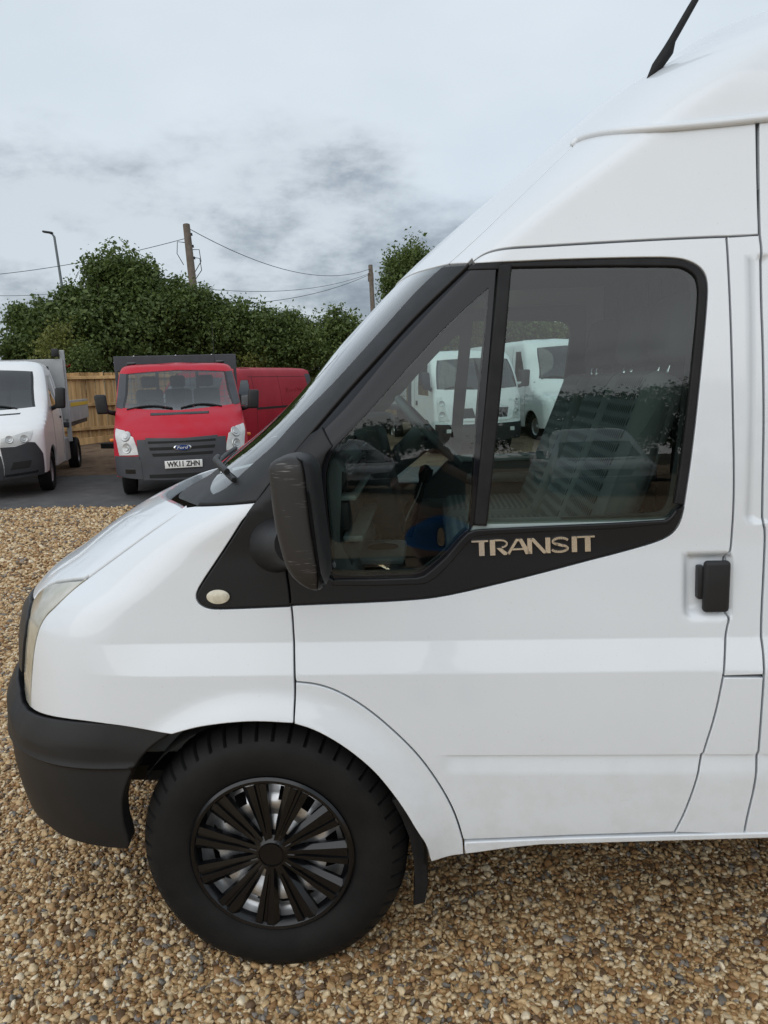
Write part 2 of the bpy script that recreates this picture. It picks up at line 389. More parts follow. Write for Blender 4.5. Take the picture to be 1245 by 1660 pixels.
def panel(name, hull, poly, material, parent, off=0.0, gap=0.002, edge=0.0025, depth=0.018, cell=0.02, holes=(), zl=(), ul=(), mirror=False, both=False, feat=True, rim=True):
    """a sheet cut to the loop poly (u,z) and laid on the hull, with a rolled edge and a return flange.
    mirror: the same on the far side; both: near half plus far half in one sheet (loop ends on the centre line)."""
    loops = []
    for k, lp in enumerate([poly] + list(holes)):
        lp = [tuple(map(float, q)) for q in lp]
        if poly_area(lp) < 0: lp = lp[::-1]
        lp = resample(lp, cell)
        sgn = 1 if k == 0 else -1
        o1 = inset(lp, sgn * gap) if gap else np.array(lp)
        o2 = inset(lp, sgn * (gap + edge)) if rim else o1
        if both:   # keep the centre line exactly on centre
            L0 = np.array(lp); ucz = hull.uc(L0[:, 1]); onc = np.abs(L0[:, 0] - ucz) < 4e-3
            for oo in (o1, o2):
                oo[onc, 0] = hull.uc(oo[onc, 1]); 
        else: onc = np.zeros(len(lp), bool)
        loops.append((o1, o2, onc))
    lo = loops[0][1].min(0); hi = loops[0][1].max(0)
    us = np.arange(lo[0] + cell * .5, hi[0], cell); us = np.array(sorted(list(us) + list(ul)))
    zs_ = np.arange(lo[1] + cell * .5, hi[1], cell)
    if len(zl):
        zs_ = np.array([z for z in zs_ if min(abs(z - q) for q in zl) > cell * .3] + [q for q in zl if lo[1] < q < hi[1]])
    G = np.array([(u, z) for z in zs_ for u in us])
    if len(G):
        k = in_poly(G, loops[0][1]) & (seg_dist(G, loops[0][1]) > cell * .3)
        for h in loops[1:]: k &= ~in_poly(G, h[1]) & (seg_dist(G, h[1]) > cell * .3)
        G = G[k]
    V2 = []; E_ = []; bnd = []
    for o1, o2, onc in loops:
        s0 = len(V2); n = len(o2); V2 += [Vector((float(a), float(b))) for a, b in o2]
        E_ += [(s0 + i, s0 + (i + 1) % n) for i in range(n)]; bnd.append((s0, n))
    V2 += [Vector((float(a), float(b))) for a, b in G]
    cv, ce, cf, ov, oe, of = delaunay_2d_cdt(V2, E_, [], 1, 1e-6)
    Q = np.array([(v[0], v[1]) for v in cv])
    cen = np.array([Q[list(f)].mean(0) for f in cf])
    keep = in_poly(cen, loops[0][1])
    for h in loops[1:]: keep &= ~in_poly(cen, h[1])
    T = [list(f) for f, k in zip(cf, keep) if k]
    P_ = hull.P(Q[:, 0], Q[:, 1], off, feat); Nn = hull.nrm(Q[:, 0], Q[:, 1], off, feat)
    V = [tuple(p) for p in P_]; NN = [tuple(n) for n in Nn]
    # orient
    fl = 0
    for f in T[:200]:
        n = np.cross(P_[f[1]] - P_[f[0]], P_[f[2]] - P_[f[0]]); fl += 1 if n @ Nn[f[0]] > 0 else -1
    if fl < 0: T = [f[::-1] for f in T]
    if rim:
        inv = {}
        for i, lst in enumerate(ov):
            for q in lst: inv[q] = i
        for (o1, o2, onc), (s0, n) in zip(loops, bnd):
            A = hull.P(o2[:, 0], o2[:, 1], off, feat); na = hull.nrm(o2[:, 0], o2[:, 1], off, feat)
            B = hull.P(o1[:, 0], o1[:, 1], off, feat)
            out_ = B - A; ol = np.linalg.norm(out_, axis=1, keepdims=True); out_ = out_ / np.maximum(ol, 1e-9)
            B1 = A + out_ * edge * .72 - na * edge * .28; B2 = B - na * edge; B3 = B - na * depth
            b0 = len(V)
            for i in range(n):
                V += [tuple(B1[i]), tuple(B2[i]), tuple(B3[i])]
                m = na[i] + out_[i]; m /= np.linalg.norm(m) + 1e-9
                NN += [tuple(m), tuple(out_[i]), tuple(out_[i])]
            for i in range(n):
                j = (i + 1) % n
                if onc[i] and onc[j]: continue
                ai, aj = inv.get(s0 + i), inv.get(s0 + j)
                if ai is None or aj is None: continue
                ch_i = [ai, b0 + 3 * i, b0 + 3 * i + 1, b0 + 3 * i + 2]; ch_j = [aj, b0 + 3 * j, b0 + 3 * j + 1, b0 + 3 * j + 2]
                for q in range(3):
                    f = [ch_i[q], ch_i[q + 1], ch_j[q + 1], ch_j[q]]
                    c_ = np.cross(np.array(V[f[1]]) - np.array(V[f[0]]), np.array(V[f[3]]) - np.array(V[f[0]]))
                    if c_ @ (np.array(NN[f[0]]) + np.array(NN[f[1]])) < 0: f = f[::-1]
                    T.append(f)
    if mirror or both:
        V2_ = [(x, 2 * hull.YC - y, z) for x, y, z in V]; N2_ = [(x, -y, z) for x, y, z in NN]
        if mirror and not both: V, NN, T = V2_, N2_, [f[::-1] for f in T]
        else:
            n0 = len(V); T = T + [[q + n0 for q in f[::-1]] for f in T]; V = V + V2_; NN = NN + N2_
    return mesh_obj(name, V, T, material, parent, True, NN)

# ================================================================== the parked van in the foreground
YC = 0.985
_qz = np.arange(1.25, 2.01, 0.05)
_SZ = [.2, .3, .4, .5, .7, .9, 1.0, 1.1, 1.18] + list(_qz) + [2.1, 2.27, 2.35, 2.45, 2.55, 2.62, 2.67, 2.71, 2.735, 2.75]
_SY = [.09, .05, .024, .014, .012, .016, .022, .031, .0375] + list(.042 - .018 * (_qz - 1.25) + .148 * (_qz - 1.25)**2) + [.128, .150, .160, .192, .26, .345, .45, .60, .78, .975]
_KZ = [.2, .6, .9, 1.0, 1.08, 1.16, 1.24, 1.30, 1.4, 1.6, 1.8, 2.0, 2.2, 2.3, 2.4, 2.5, 2.58, 2.64, 2.69, 2.72, 2.75]
_KX = [-1.445, -1.445, -1.429, -1.407, -1.346, -1.224, -1.105, -1.0, -.777, -.5, -.305, -.099, .144, .272, .4, .532, .671, .741, .808, .864, .92]
H = Hull(_KZ, _KX, [.2, .9, 1.1, 1.3, 1.5, 2.0, 2.4, 2.75], [.55, .55, .52, .45, .36, .33, .40, .40], _SZ, _SY, YC)
H.make_bvh(0.22, 2.745, 3.9)
T_ = H.trace
zm = lambda pts: float(np.mean([q[1] for q in T_(pts)]))
ZC1 = zm([(281, 1054.6), (478, 1043.8), (700, 1033), (1177, 1024.4)])      # top of the side chamfer
ZC0 = zm([(281, 1097), (478, 1092.8), (700, 1085.7), (1172, 1077)])        # its lower edge
ZL1 = zm([(720, 1222), (1000, 1218), (1130, 1216)]); ZL0 = zm([(720, 1251), (1130, 1245)])
HUB = on_y(440, 1391, 0.03); HX, HZ = float(HUB[0]), 0.362
AX, AZ, AR = HX + .005, HZ + .01, .40
hr0 = H.uz(1108, 895); hr1 = H.uz(1200, 1003)                               # handle recess corners
bp0 = H.uz(1211, 414); bp1 = H.uz(1216, 849)
print('z', ZC1, ZC0, ZL1, ZL0, 'hub', HX, HUB[2], hr0, hr1)
def rbox(u, z, u0, u1, z0, z1, s):
    return sstep(u0, u0 + s, u) * (1 - sstep(u1 - s, u1, u)) * sstep(z0, z0 + s, z) * (1 - sstep(z1 - s, z1, z))
def van_feat(u, z):
    o = .021 * (1 - np.clip((z - ZC0) / (ZC1 - ZC0), 0, 1)) * sstep(-1.02, -.72, u)
    o = o - np.where((z < ZL1) & (z > ZL0), .010 * np.clip((z - ZL0) / (ZL1 - ZL0), 0, 1), 0) * sstep(.0, .05, u)
    r = np.hypot(u - AX, (z - AZ))
    o = o + .026 * (1 - sstep(AR + .01, AR + .115, r)) * np.where(z > .2, 1, 0)
    o = o - .023 * rbox(u, z, hr0[0], hr0[0] + .19, hr1[1], hr0[1], .022) * (u < hr0[0] + .12)
    o = o - .007 * rbox(u, z, bp0[0], bp0[0] + .5, bp1[1], bp0[1], .012)
    return o
H.feat = van_feat
van = tag(empty('parked_van'), 'white high-roof van with scuffed black mirror and chrome lettering on its door', 'van')

# traced seams (photo pixels on the body)
rear_gap = SL([(1178, 383.5), (1180, 407), (1184, 488.5), (1187, 579), (1189, 680), (1190.5, 760), (1190, 820), (1187, 865), (1185, 893), (1178, 906),
            (1176, 950), (1177, 990), (1183, 1003), (1178, 1021), (1174, 1053), (1168, 1092), (1155, 1156), (1135.6, 1215), (1124.7, 1261), (1107, 1309), (1096, 1331), (1089.7, 1342.7)])
b_seam = SL([(1231.7, 380), (1234, 398), (1235, 414), (1236, 488), (1239, 561), (1240.7, 680), (1239, 760), (1238, 820), (1237.6, 851), (1240.7, 860), (1239, 910), (1233.5, 1019), (1235, 1055),
          (1233, 1092), (1225, 1208), (1219, 1265), (1206, 1318), (1201, 1346)])
door_top = SL([(764.6, 425), (780, 413.5), (797, 406.5), (822, 402), (860, 400), (916, 396.5), (1033, 389.7), (1150, 384), (1178, 383.5)])
trim_bot = SL([(472, 981), (540, 978), (620, 975), (680, 971), (712, 967), (752, 959), (823, 942), (886, 926), (949, 909), (1000, 896), (1040, 885), (1063, 878), (1082, 870), (1094, 860), (1103, 845), (1108.6, 820)])
rub_out = SL([(1108.6, 820), (1122, 730.6), (1134, 620), (1145.6, 497), (1147, 458), (1140, 438), (1122, 425), (1095, 418), (1033, 418), (916, 421), (830, 425), (764.6, 428)])
flare_gap = SL([(481, 1101), (515, 1104), (551, 1116), (596, 1143), (641, 1181), (677, 1217), (704, 1253), (726, 1289), (740, 1320), (750, 1355)])
arch_f = SL([(285, 1182), (310, 1174), (335, 1167.5), (380, 1161), (425, 1158.5), (481, 1162)])
arch_d = SL([(481, 1162), (515, 1172), (560, 1197), (605, 1233), (632, 1265), (656, 1298), (677, 1334), (692, 1356), (699, 1383)])
fd_gap = SL([(472, 982), (474, 1000), (477, 1050), (480, 1100), (481, 1162)])
bump_top = SL([(285, 1182), (260, 1181), (241, 1179.5), (205, 1174.7), (144, 1170.5), (112, 1167), (81, 1162), (59.6, 1155), (49.7, 1147.5)])
light_r = SL([(49.7, 1147.5), (50, 1117), (52.4, 1081), (55, 1053.6), (60.5, 1026.5), (67, 1010), (76, 996), (90, 983), (108, 965), (126.5, 949), (140, 939)])
shut = SL([(140, 939), (200, 895), (250, 858.6), (280, 838.5), (304, 820.4)])
tri_l = SL([(414, 814), (406.6, 824), (390.6, 848.5), (370.5, 880.6), (350.4, 910.8), (330, 941), (320, 958), (318, 969), (323, 979), (336, 986), (354, 987.5), (410.6, 985.5), (472, 982.7)])
pil_in = SL([(348, 798), (354, 796), (370, 788), (386, 774), (403, 758), (425, 738), (446, 720), (472, 690), (508, 653), (544, 617), (582, 575), (620, 533), (639, 512), (668, 479), (697, 450), (720, 430)])
pil_out = SL([(414.7, 813.4), (441, 778), (487, 722), (505, 701), (560, 637), (620, 571.6), (639, 550), (668, 519), (697, 490), (735.7, 453), (762, 427.5)])
bar_l = [(808.7, 428), (787, 652.7), (767.8, 852)]
bar_r = [(830, 428), (810.6, 652.7), (789, 853)]
clear_q = SL([(791, 467), (735.7, 515.7), (677.8, 577), (616.8, 645.7), (568, 700), (546, 723), (533.8, 741.5), (528.4, 763), (526.6, 787), (530, 826.5), (535.6, 880.7), (537.4, 926), (543, 933), (582.6, 934),
           (620, 932.5), (673, 930.4), (684, 928), (700, 916), (722.4, 896.7), (745, 869.7), (756, 861), (762, 858), (774.3, 662), (787.7, 535), (792.5, 469)])
glass_d = SL([(829, 433), (955, 430.6), (1091, 430.6), (1108, 433), (1118, 438), (1128, 446), (1132, 456), (1134, 477), (1128, 547.5), (1110.6, 711), (1097, 804.6), (1094, 817), (1089, 828), (1079.4, 837.7), (993.7, 842), (790, 852)])
side_seam = SL([(725, 429), (771, 388), (816, 345), (870, 293), (927, 238)])
lip_lo = SL([(927, 236.5), (934, 231), (944, 225.5), (968, 219), (1003, 214.5), (1085, 209), (1173, 201), (1226, 195.5)])
zl_side = [ZC1 + .003, ZC1 - .003, ZC0 + .003, ZC0 - .003, ZL1 + .0022, ZL1 - .0022, ZL1 - .005, ZL0, (ZC1 + ZC0) / 2, (ZL1 + ZL0) / 2]

door = panel('front_door', H, T_(door_top) + T_(rear_gap)[1:] + T_([(1000, 1345.5), (919, 1348), (830, 1352), (752, 1355)]) + T_(flare_gap)[::-1] + T_([(480, 1095), (477, 1050), (474, 1000)]) + T_(trim_bot) + T_(rub_out)[1:-1],
             M['white'], van, gap=.0026, cell=.016, zl=zl_side)
fender = panel('front_wing', H, T_([(318, 818.6), (370, 817), (413, 814)]) + T_(tri_l)[1:] + T_(fd_gap)[1:] + T_(arch_f)[::-1][1:] + T_(bump_top)[1:] + T_(light_r)[1:] + T_(shut)[1:],
               M['white'], van, gap=.0022, cell=.016, zl=zl_side[:4])
panel('wheel_arch_flare', H, T_(flare_gap) + T_([(752, 1378)]) + T_(arch_d)[::-1][0:], M['white'], van, gap=.0018, cell=.016, off=.001, zl=zl_side)
panel('sill', H, T_([(752, 1357), (919, 1350), (1089, 1345), (1245, 1341)]) + [(3.9, T_([(1245, 1341)])[0][1]), (3.9, T_([(1245, 1350)])[0][1])] + T_([(1245, 1350.6), (1094, 1355), (875, 1361.6), (831, 1366), (752, 1377)]),
      M['white'], van, gap=.001, edge=.004, off=lambda u, z: .004 + 0 * u, depth=.06, cell=.03)
panel('door_pillar_panel', H, T_(SL(rear_gap[:16])) + T_([(1233, 1090)]) + T_(SL(b_seam[:13]))[::-1], M['white'], van, gap=.0024, cell=.016, zl=zl_side)
panel('lower_pillar_panel', H, T_([(1168.5, 1092.5), (1233, 1092.5)]) + T_(SL(b_seam[13:]))[1:] + T_([(1089.7, 1343)]) + T_(SL(rear_gap[15:]))[1:-1][::-1], M['white'], van, gap=.0022, cell=.016, zl=zl_side)
side_z = [q[1] for q in T_(b_seam)]
panel('sliding_door', H, T_([(1229, 196)]) + T_(b_seam) + [(2.15, T_([(1201, 1346)])[0][1] + .0), (2.15, T_([(1229, 196)])[0][1])], M['white'], van, gap=.0032, cell=.03, zl=zl_side)
panel('rear_side_panel', H, [(2.15, .47), (3.9, .47), (3.9, 2.27), (2.15, 2.27)], M['white'], van, gap=.003, cell=.06, zl=zl_side)
panel('roof_side_panel', H, T_(door_top)[1:] + T_([(1231, 381), (1226.5, 196)]) + T_(lip_lo)[::-1][1:] + T_(side_seam)[::-1] + T_([(757, 427.5), (764, 420)]), M['white'], van, gap=.0022, cell=.02)
# high roof cap: runs from the windscreen header over the top
lip_line = SL([(927, 236.5), (934, 230), (944, 224), (968, 217), (1003, 212.5), (1085, 207), (1173, 199), (1245, 191)])
lipu = T_(lip_line)
zt = 2.748; zwt = H.uz(720, 430)[1] + .012
cl = [(float(H.uc(z)), z) for z in np.concatenate([np.arange(zt, 2.6, -.006), np.arange(2.6, zwt, -.03), [zwt]])]
wt = T_([(720, 430)])[0]; uwc = float(H.uc(zwt))
hdr = [(uwc + (wt[0] - uwc) * k / 8, zwt + (wt[1] - zwt) * (k / 8)**2) for k in range(1, 8)]
panel('high_roof', H, T_([(720, 429), (725, 428)]) + T_(side_seam)[1:] + lipu[1:] + [(3.9, 2.30), (3.9, zt)] + cl + hdr, M['white'], van, gap=.0, edge=.002, cell=.025, both=True, zl=list(np.arange(2.62, zt, .008)))
# drip lip along the roof
lp = [H.P(u, z, .003) for u, z in T_(lip_line)] + [np.array((3.9, float(H.S(2.30)) - .003, 2.30))]
bm = bmesh.new(); tube(bm, lp, [.003, .005, .007, .009] + [.0105] * (len(lp) - 4), 12); bm_obj('drip_rail', bm, M['white'], van, True)
# far side: one plain skin with the same window openings
far_door = panel('front_door', H, T_(door_top) + T_(rear_gap)[1:] + T_([(1000, 1345.5), (919, 1348), (752, 1355)]) + T_(flare_gap)[::-1] + T_([(477, 1050), (474, 1000)]) + T_(trim_bot) + T_(rub_out)[1:-1], M['white'], van, mirror=True, cell=.03, gap=.002)
panel('front_wing', H, T_([(318, 818.6), (370, 817), (413, 814)]) + T_(tri_l)[1:] + T_(fd_gap)[1:] + T_(arch_f)[::-1][1:] + T_(bump_top)[1:] + T_(light_r)[1:] + T_(shut)[1:], M['white'], van, mirror=True, cell=.03)
panel('side_panel', H, T_(rear_gap) + [(3.9, .47), (3.9, 2.27), H.uz(1226, 203)] + T_([(1178, 383.5)])[:0] + T_(lip_lo)[::-1][1:] + T_(side_seam)[::-1] + T_(door_top)[:-1], M['white'], van, mirror=True, cell=.05)
panel('wheel_arch_flare', H, T_(flare_gap) + T_([(752, 1378)]) + T_(arch_d)[::-1], M['white'], van, mirror=True, cell=.03)

# bonnet, headlamps, grille, bumper
hl_l = [(140, 939), (115.6, 940.7), (90, 944), (76, 950), (63, 960), (54, 974.4)]
hl_side = [(54, 974.4), (49, 999), (44, 1030), (41, 1062.6), (39.6, 1090), (40.5, 1117), (43, 1135), (49.7, 1147.5)]
cow = H.trace_near([(304, 820.4), (294, 813), (280, 806), (273.5, 796), (274.5, 788), (284, 778), (304, 764), (326, 752)])
cow = [q for q in cow if q[0] > float(H.uc(q[1])) + .02]
print('cowl', [(round(q[0] - float(H.uc(q[1])), 3), round(q[1], 3)) for q in cow], 'light', [(round(a - float(H.uc(b)), 3), round(b, 3)) for a, b in T_(hl_side)])
zcw = cow[-1][1] + .012
zhf = T_([(54, 974.4)])[0][1] - .005
hood_cl = [(float(H.uc(z)), z) for z in np.linspace(zhf - .015, zcw, 24)]
panel('bonnet', H, T_(hl_l) + hood_cl + smooth_line([(float(H.uc(zcw)), zcw)] + cow[::-1], 3)[1:] + T_(shut)[::-1][1:], M['white'], van, off=.002, gap=.0022, edge=.006, depth=.03, cell=.02, both=True)
M['lens'] = mat('hazed_headlamp_lens', (0.36, 0.34, 0.26), 0.16, coat=1.0, var=0.5, vscale=16, var2=(0.52, 0.50, 0.44))
lightpoly = T_(hl_l) + T_(hl_side)[1:] + T_(light_r)[1:-1]
panel('headlamp', H, lightpoly, M['lens'], van, off=.001, gap=.002, cell=.015)
panel('headlamp', H, lightpoly, M['lens'], van, off=.001, gap=.002, cell=.02, mirror=True)
hs = T_(hl_side)
zg0 = .822
M['grille'] = mat('grille_black', (0.016, 0.017, 0.019), 0.45, bump=.2)
panel('grille', H, T_(hl_side[:5]) + [(float(H.uc(z)), z) for z in np.linspace(zg0, zhf - .02, 10)], M['grille'], van, off=lambda u, z: .008 + .004 * np.sin(z * 2 * math.pi / .055) * sstep(H.uc(z) + .50, H.uc(z) + .40, u), cell=.012, both=True, gap=.001)
bt = T_(bump_top) + [(-1.349, .768), (-1.378, .797), (-1.45, .816), (-1.60, .820)]
bu = np.array([q[0] for q in bt][::-1]); bz = np.array([q[1] for q in bt][::-1])
o_ = np.argsort(bu); bu, bz = bu[o_], bz[o_]
ZCR = zm([(101, 1238), (157, 1243), (210, 1244)])
zb_front = H.uz(60, 1300)[1]
print('bumper', list(zip(np.round(bu, 3), np.round(bz, 3))), 'crease', ZCR, zb_front)
def bump_off(u, z):
    xs = H.xs(z); nose = sstep(xs + .08, xs - .55, u); ztp = np.interp(u, bu, bz)
    o = .006 + .040 * nose - (.012 + .022 * nose) * np.clip((z - (ztp - .075)) / .075, 0, 1)**1.3
    o = o - .006 * sstep(ZCR + .004, ZCR - .004, z) + .004 * np.exp(-((z - ZCR - .004) / .006)**2)
    return o - .05 * np.clip((.60 - z) / .3, 0, 1)**1.6 * (.4 + .6 * nose)
bump_r = SL([(285, 1183), (270, 1196), (253, 1206), (236, 1220.5), (219, 1244.6), (207, 1268.7), (200, 1293), (199, 1312), (201, 1338.6), (209.6, 1370), (205, 1382)])
bump_b = SL([(205, 1382), (169, 1379), (125, 1368), (96, 1352), (74, 1328)])
bb_ = T_(bump_b); zbf = bb_[-1][1]
panel('front_bumper', H, T_(bump_r) + bb_[1:] + [(float(H.uc(z)), z) for z in np.linspace(zbf - .01, bz[0], 12)] + [(a, b) for a, b in zip(bu, bz)], M['bumper'], van, off=bump_off, feat=False, gap=.0015, edge=.007, depth=.05, cell=.014, both=True, zl=[ZCR - .006, ZCR, ZCR + .006, ZCR + .012])

# cowl below the windscreen, windscreen, pillar trim
wb = H.trace_near([(348, 798), (343.5, 791), (344.4, 782), (350, 772), (359.4, 763)])
wb = [q for q in wb if q[0] > float(H.uc(q[1])) + .02]
zwb = wb[-1][1] + .01
wb_c = smooth_line([(float(H.uc(zwb)), zwb)] + wb[::-1], 4)
panel('cowl', H, smooth_line([(float(H.uc(zcw)), zcw)] + cow[::-1], 3) + T_([(318, 818), (340, 812), (348, 799)]) + wb_c[::-1] + [(float(H.uc(z)), z) for z in np.linspace(zwb, zcw, 6)][1:-1], M['plastic'], van, off=lambda u, z: -.062 + .05 * sstep(zcw - .03, zwb + .01, z), gap=-.012, rim=False, both=True, cell=.02)
print('zcw', zcw, 'zwb', zwb, [q[1] for q in cow], [q[1] for q in wb])
ws_cl = [(float(H.uc(z)), z) for z in np.linspace(zwt - .004, zwb, 30)]
windscreen = panel('windscreen', H, T_(pil_in)[:-1] + [(wt[0], wt[1] - .003)] + [(a, b - .004) for a, b in hdr[::-1]] + ws_cl + wb_c[1:-1], M['wind'], van, off=-.004, gap=-.006, rim=False, both=True, cell=.03)
panel('pillar_trim', H, T_(pil_in) + T_([(740, 428.5)]) + T_(pil_out)[::-1] + T_([(370, 817.5), (319, 818), (330, 809)]), M['plastic'], van, off=.004, gap=.001, edge=.006, cell=.02)
panel('pillar_trim', H, T_(pil_in) + T_([(740, 428.5)]) + T_(pil_out)[::-1] + T_([(370, 817.5), (319, 818), (330, 809)]), M['plastic'], van, off=.004, gap=.001, edge=.006, cell=.03, mirror=True)

# black triangle on the wing with its side repeater
door_fr = [(472, 982), (469, 953), (463, 913), (456, 870), (449, 820), (444, 776)]
tri = panel('wing_trim', H, T_(tri_l) + T_(door_fr)[1:] + T_([(414.7, 814)])[:0], M['plastic_s'], van, off=.003, gap=.0022, edge=.004, cell=.02)
panel('wing_trim', H, T_(tri_l) + T_(door_fr)[1:], M['plastic_s'], van, off=.003, cell=.03, mirror=True)
M['repeater'] = mat('clear_repeater', (0.62, 0.58, 0.46), 0.18, coat=1.0, var=.3, vscale=60)
io = [(354.8 + 19 * math.cos(a), 966 - 11.8 * math.sin(a)) for a in np.linspace(0, 2 * math.pi, 33)[:-1]]
ic = H.uz(354.8, 966)
panel('side_repeater', H, T_(io), M['repeater'], tri, off=lambda u, z: .006 + .007 * np.sqrt(np.clip(1 - ((u - ic[0]) / .034)**2 - ((z - ic[1]) / .024)**2, 0, 1)), gap=0, edge=.001, cell=.004)

# door trim, glass, seals
trim_top = [(1108, 818), (1096, 826), (1086, 839), (1078, 843), (993.7, 848), (880, 853), (790, 857.5), (771, 859), (759, 864), (747, 876), (724, 903), (703, 922), (689, 933), (676, 936), (610, 938.5), (541, 939), (533, 934),
            (531, 900), (526, 850), (521.5, 790), (523, 757), (530, 736), (540, 722), (524, 690), (505, 702), (487, 723), (446, 775)]
door_trim = panel('door_trim', H, T_(trim_bot) + T_(trim_top) + T_(door_fr)[:-1][::-1], M['plastic_s'], door, off=.004, gap=.0018, edge=.004, cell=.02)
ledge = [(1104, 822), (1092, 838), (1082, 849), (993, 857), (880, 862), (785, 867), (773, 869), (765, 873), (755, 883), (731, 912), (707, 936), (692, 945), (678, 947), (610, 949), (538, 949)]
panel('door_trim_ledge', H, T_(ledge) + T_([(541, 938.5), (610, 938), (676, 935.5), (688, 932), (702, 921.5), (723, 902.5), (746, 875.5), (758, 863.5), (770, 858.5), (790, 857), (880, 852.5), (993.7, 847.5), (1077, 842.5), (1085, 838.5), (1094, 827)]), M['plastic_s'], door, off=.007, gap=.0, edge=.004, depth=.01, cell=.02)
def qframe(parent, mirror, cell):
    fr = T_([(487, 724), (505, 703), (560, 639), (620, 574), (668, 521), (735.7, 456), (760, 433)]) + T_([(806, 430)]) + T_(bar_l)[1:] + T_([(758, 866), (724, 904), (690, 934), (541, 940), (531, 920), (524, 850), (519, 790), (516, 757), (512, 735), (500, 728)])
    panel('quarter_frame', H, fr, M['frit'], parent, off=-.006, gap=0, edge=.001, depth=.006, cell=cell, holes=[T_(clear_q)], mirror=mirror)
    q = panel('quarter_glass', H, T_(clear_q), M['glass'], parent, off=-.0075, gap=-.008, rim=False, cell=.02, mirror=mirror)
    w = panel('window_glass', H, T_(glass_d), M['glass'], parent, off=-.012, gap=-.008, rim=False, cell=.02, mirror=mirror)
    seal_o = T_([(1094, 824)]) + T_(rub_out)[:-1] + T_([(829, 426), (829, 433)])
    sl = T_(rub_out)[:-1] + T_([(812, 426)]) + T_([(812, 433)]) + T_(SL(glass_d[:12]))
    panel('window_seal', H, sl, M['rubber'], parent, off=-.002, gap=.0, edge=.004, depth=.014, cell=cell, mirror=mirror)
    panel('window_seal', H, T_([(762, 428.5), (812, 426), (812, 434), (808, 436), (756, 437)]), M['rubber'], parent, off=-.002, gap=.0, edge=.003, depth=.014, cell=cell, mirror=mirror)
    panel('window_divider', H, T_(bar_l) + T_(bar_r)[::-1], M['rubber'], parent, off=.003, gap=.0, edge=.006, depth=.02, cell=cell, mirror=mirror)
qframe(door, False, .015)
qframe(far_door, True, .03)
panel('door_trim', H, T_(trim_bot) + T_(trim_top) + T_(door_fr)[:-1][::-1], M['plastic_s'], far_door, off=.004, cell=.03, mirror=True)

# handle
hz0, hz1 = H.uz(1158, 992)[1], H.uz(1158, 907)[1]; hx0, hx1 = H.uz(1138, 950)[0], H.uz(1181, 950)[0]
hy = float(H.S((hz0 + hz1) / 2))
bm = bmesh.new(); box(bm, ((hx0 + hx1) / 2, hy - .006, (hz0 + hz1) / 2), (hx1 - hx0, .024, hz1 - hz0), .011, seg=4)
hnd = bm_obj('door_handle', bm, M['plastic'], door, True, 50)
bm = bmesh.new(); box(bm, (hx0 - .002, hy + .012, (hz0 + hz1) / 2 + .008), (.016, .03, (hz1 - hz0) * .64), .004); bm_obj('handle_base', bm, M['plastic'], door, True, 50)

# chrome door lettering, each stroke a bevelled bar
def letters(name, origin, ux, uz_, uy, scale, material, parent, strokes, th):
    for ci, st in enumerate(strokes):
        bm = bmesh.new()
        for poly in st:
            lo = [bm.verts.new(Vector(origin) + Vector(ux) * (a * scale) + Vector(uz_) * (b * scale)) for a, b in poly]
            hi = [bm.verts.new(v.co + Vector(uy) * th) for v in lo]
            bm.faces.new(hi); n = len(lo)
            for i in range(n): bm.faces.new((lo[i], lo[(i + 1) % n], hi[(i + 1) % n], hi[i]))
        bm_obj(name, bm, material, parent)
def bar_(x0, x1, y0, y1): return [(x0, y0), (x1, y0), (x1, y1), (x0, y1)]
def thick(pts, w):
    o = []
    for i in range(len(pts) - 1):
        a, b = np.array(pts[i]), np.array(pts[i + 1]); d = (b - a) / np.linalg.norm(b - a); n = np.array([-d[1], d[0]]) * w / 2
        a2, b2 = a - d * w * .12, b + d * w * .12
        o.append([tuple(a2 - n), tuple(b2 - n), tuple(b2 + n), tuple(a2 + n)])
    return o
arcp = lambda cx, cy, rx, ry, a0, a1, n=10: [(cx + rx * math.cos(R(a)), cy + ry * math.sin(R(a))) for a in np.linspace(a0, a1, n)]
t_ = .11
strokes = [
    [bar_(-.50, .52, 1 - t_, 1), bar_(-.06, .28, 0, 1 - t_ + .001)],
    [bar_(.62, .94, 0, 1)] + thick(arcp(1.25, .72, .42, .24, 90, -75), t_) + thick([(.9, .96), (1.25, .96)], t_) + [[(1.02, .46), (1.30, .46), (1.86, 0), (1.46, 0)]],
    [[(1.62, 0), (1.80, 0), (2.32, .85), (2.50, .85), (2.50, 1), (2.22, 1)], [(2.36, 1), (2.60, 1), (3.14, 0), (2.80, 0)], bar_(1.98, 2.66, .28, .39)],
    [bar_(2.92, 3.20, 0, 1), [(3.05, 1), (3.32, 1), (4.16, 0), (3.88, 0)], bar_(4.02, 4.32, 0, 1)],
    thick(arcp(4.94, .73, .46, .21, 20, 250, 14), .15) + thick([(4.72, .56), (5.10, .44)], .17) + thick(arcp(4.88, .27, .48, .21, 70, -160, 14), .15),
    [bar_(5.62, 5.94, 0, 1)],
    [bar_(5.90, 7.02, 1 - t_, 1), bar_(6.42, 6.76, 0, 1 - t_ + .001)]]
b0 = H.uz(781, 899); b1 = H.uz(957, 873)
o0 = H.P(*H.uz(778, 900), .006); o1 = H.P(*H.uz(944, 893), .006)
uxv = Vector(o1 - o0).normalized(); upv = Vector((0, .035, 1)).normalized(); upv = (upv - uxv * upv.dot(uxv)).normalized()
hgt = .0405
nrm_ = uxv.cross(upv).normalized()
if nrm_.y > 0: nrm_ = -nrm_
wsc = (Vector(o1 - o0).length / 6.3) / hgt
strokes = [[[(a * wsc, b) for a, b in p] for p in st] for st in strokes]
M['badge'] = mat('chrome_badge', (0.86, 0.86, 0.86), 0.13, metal=1.0)
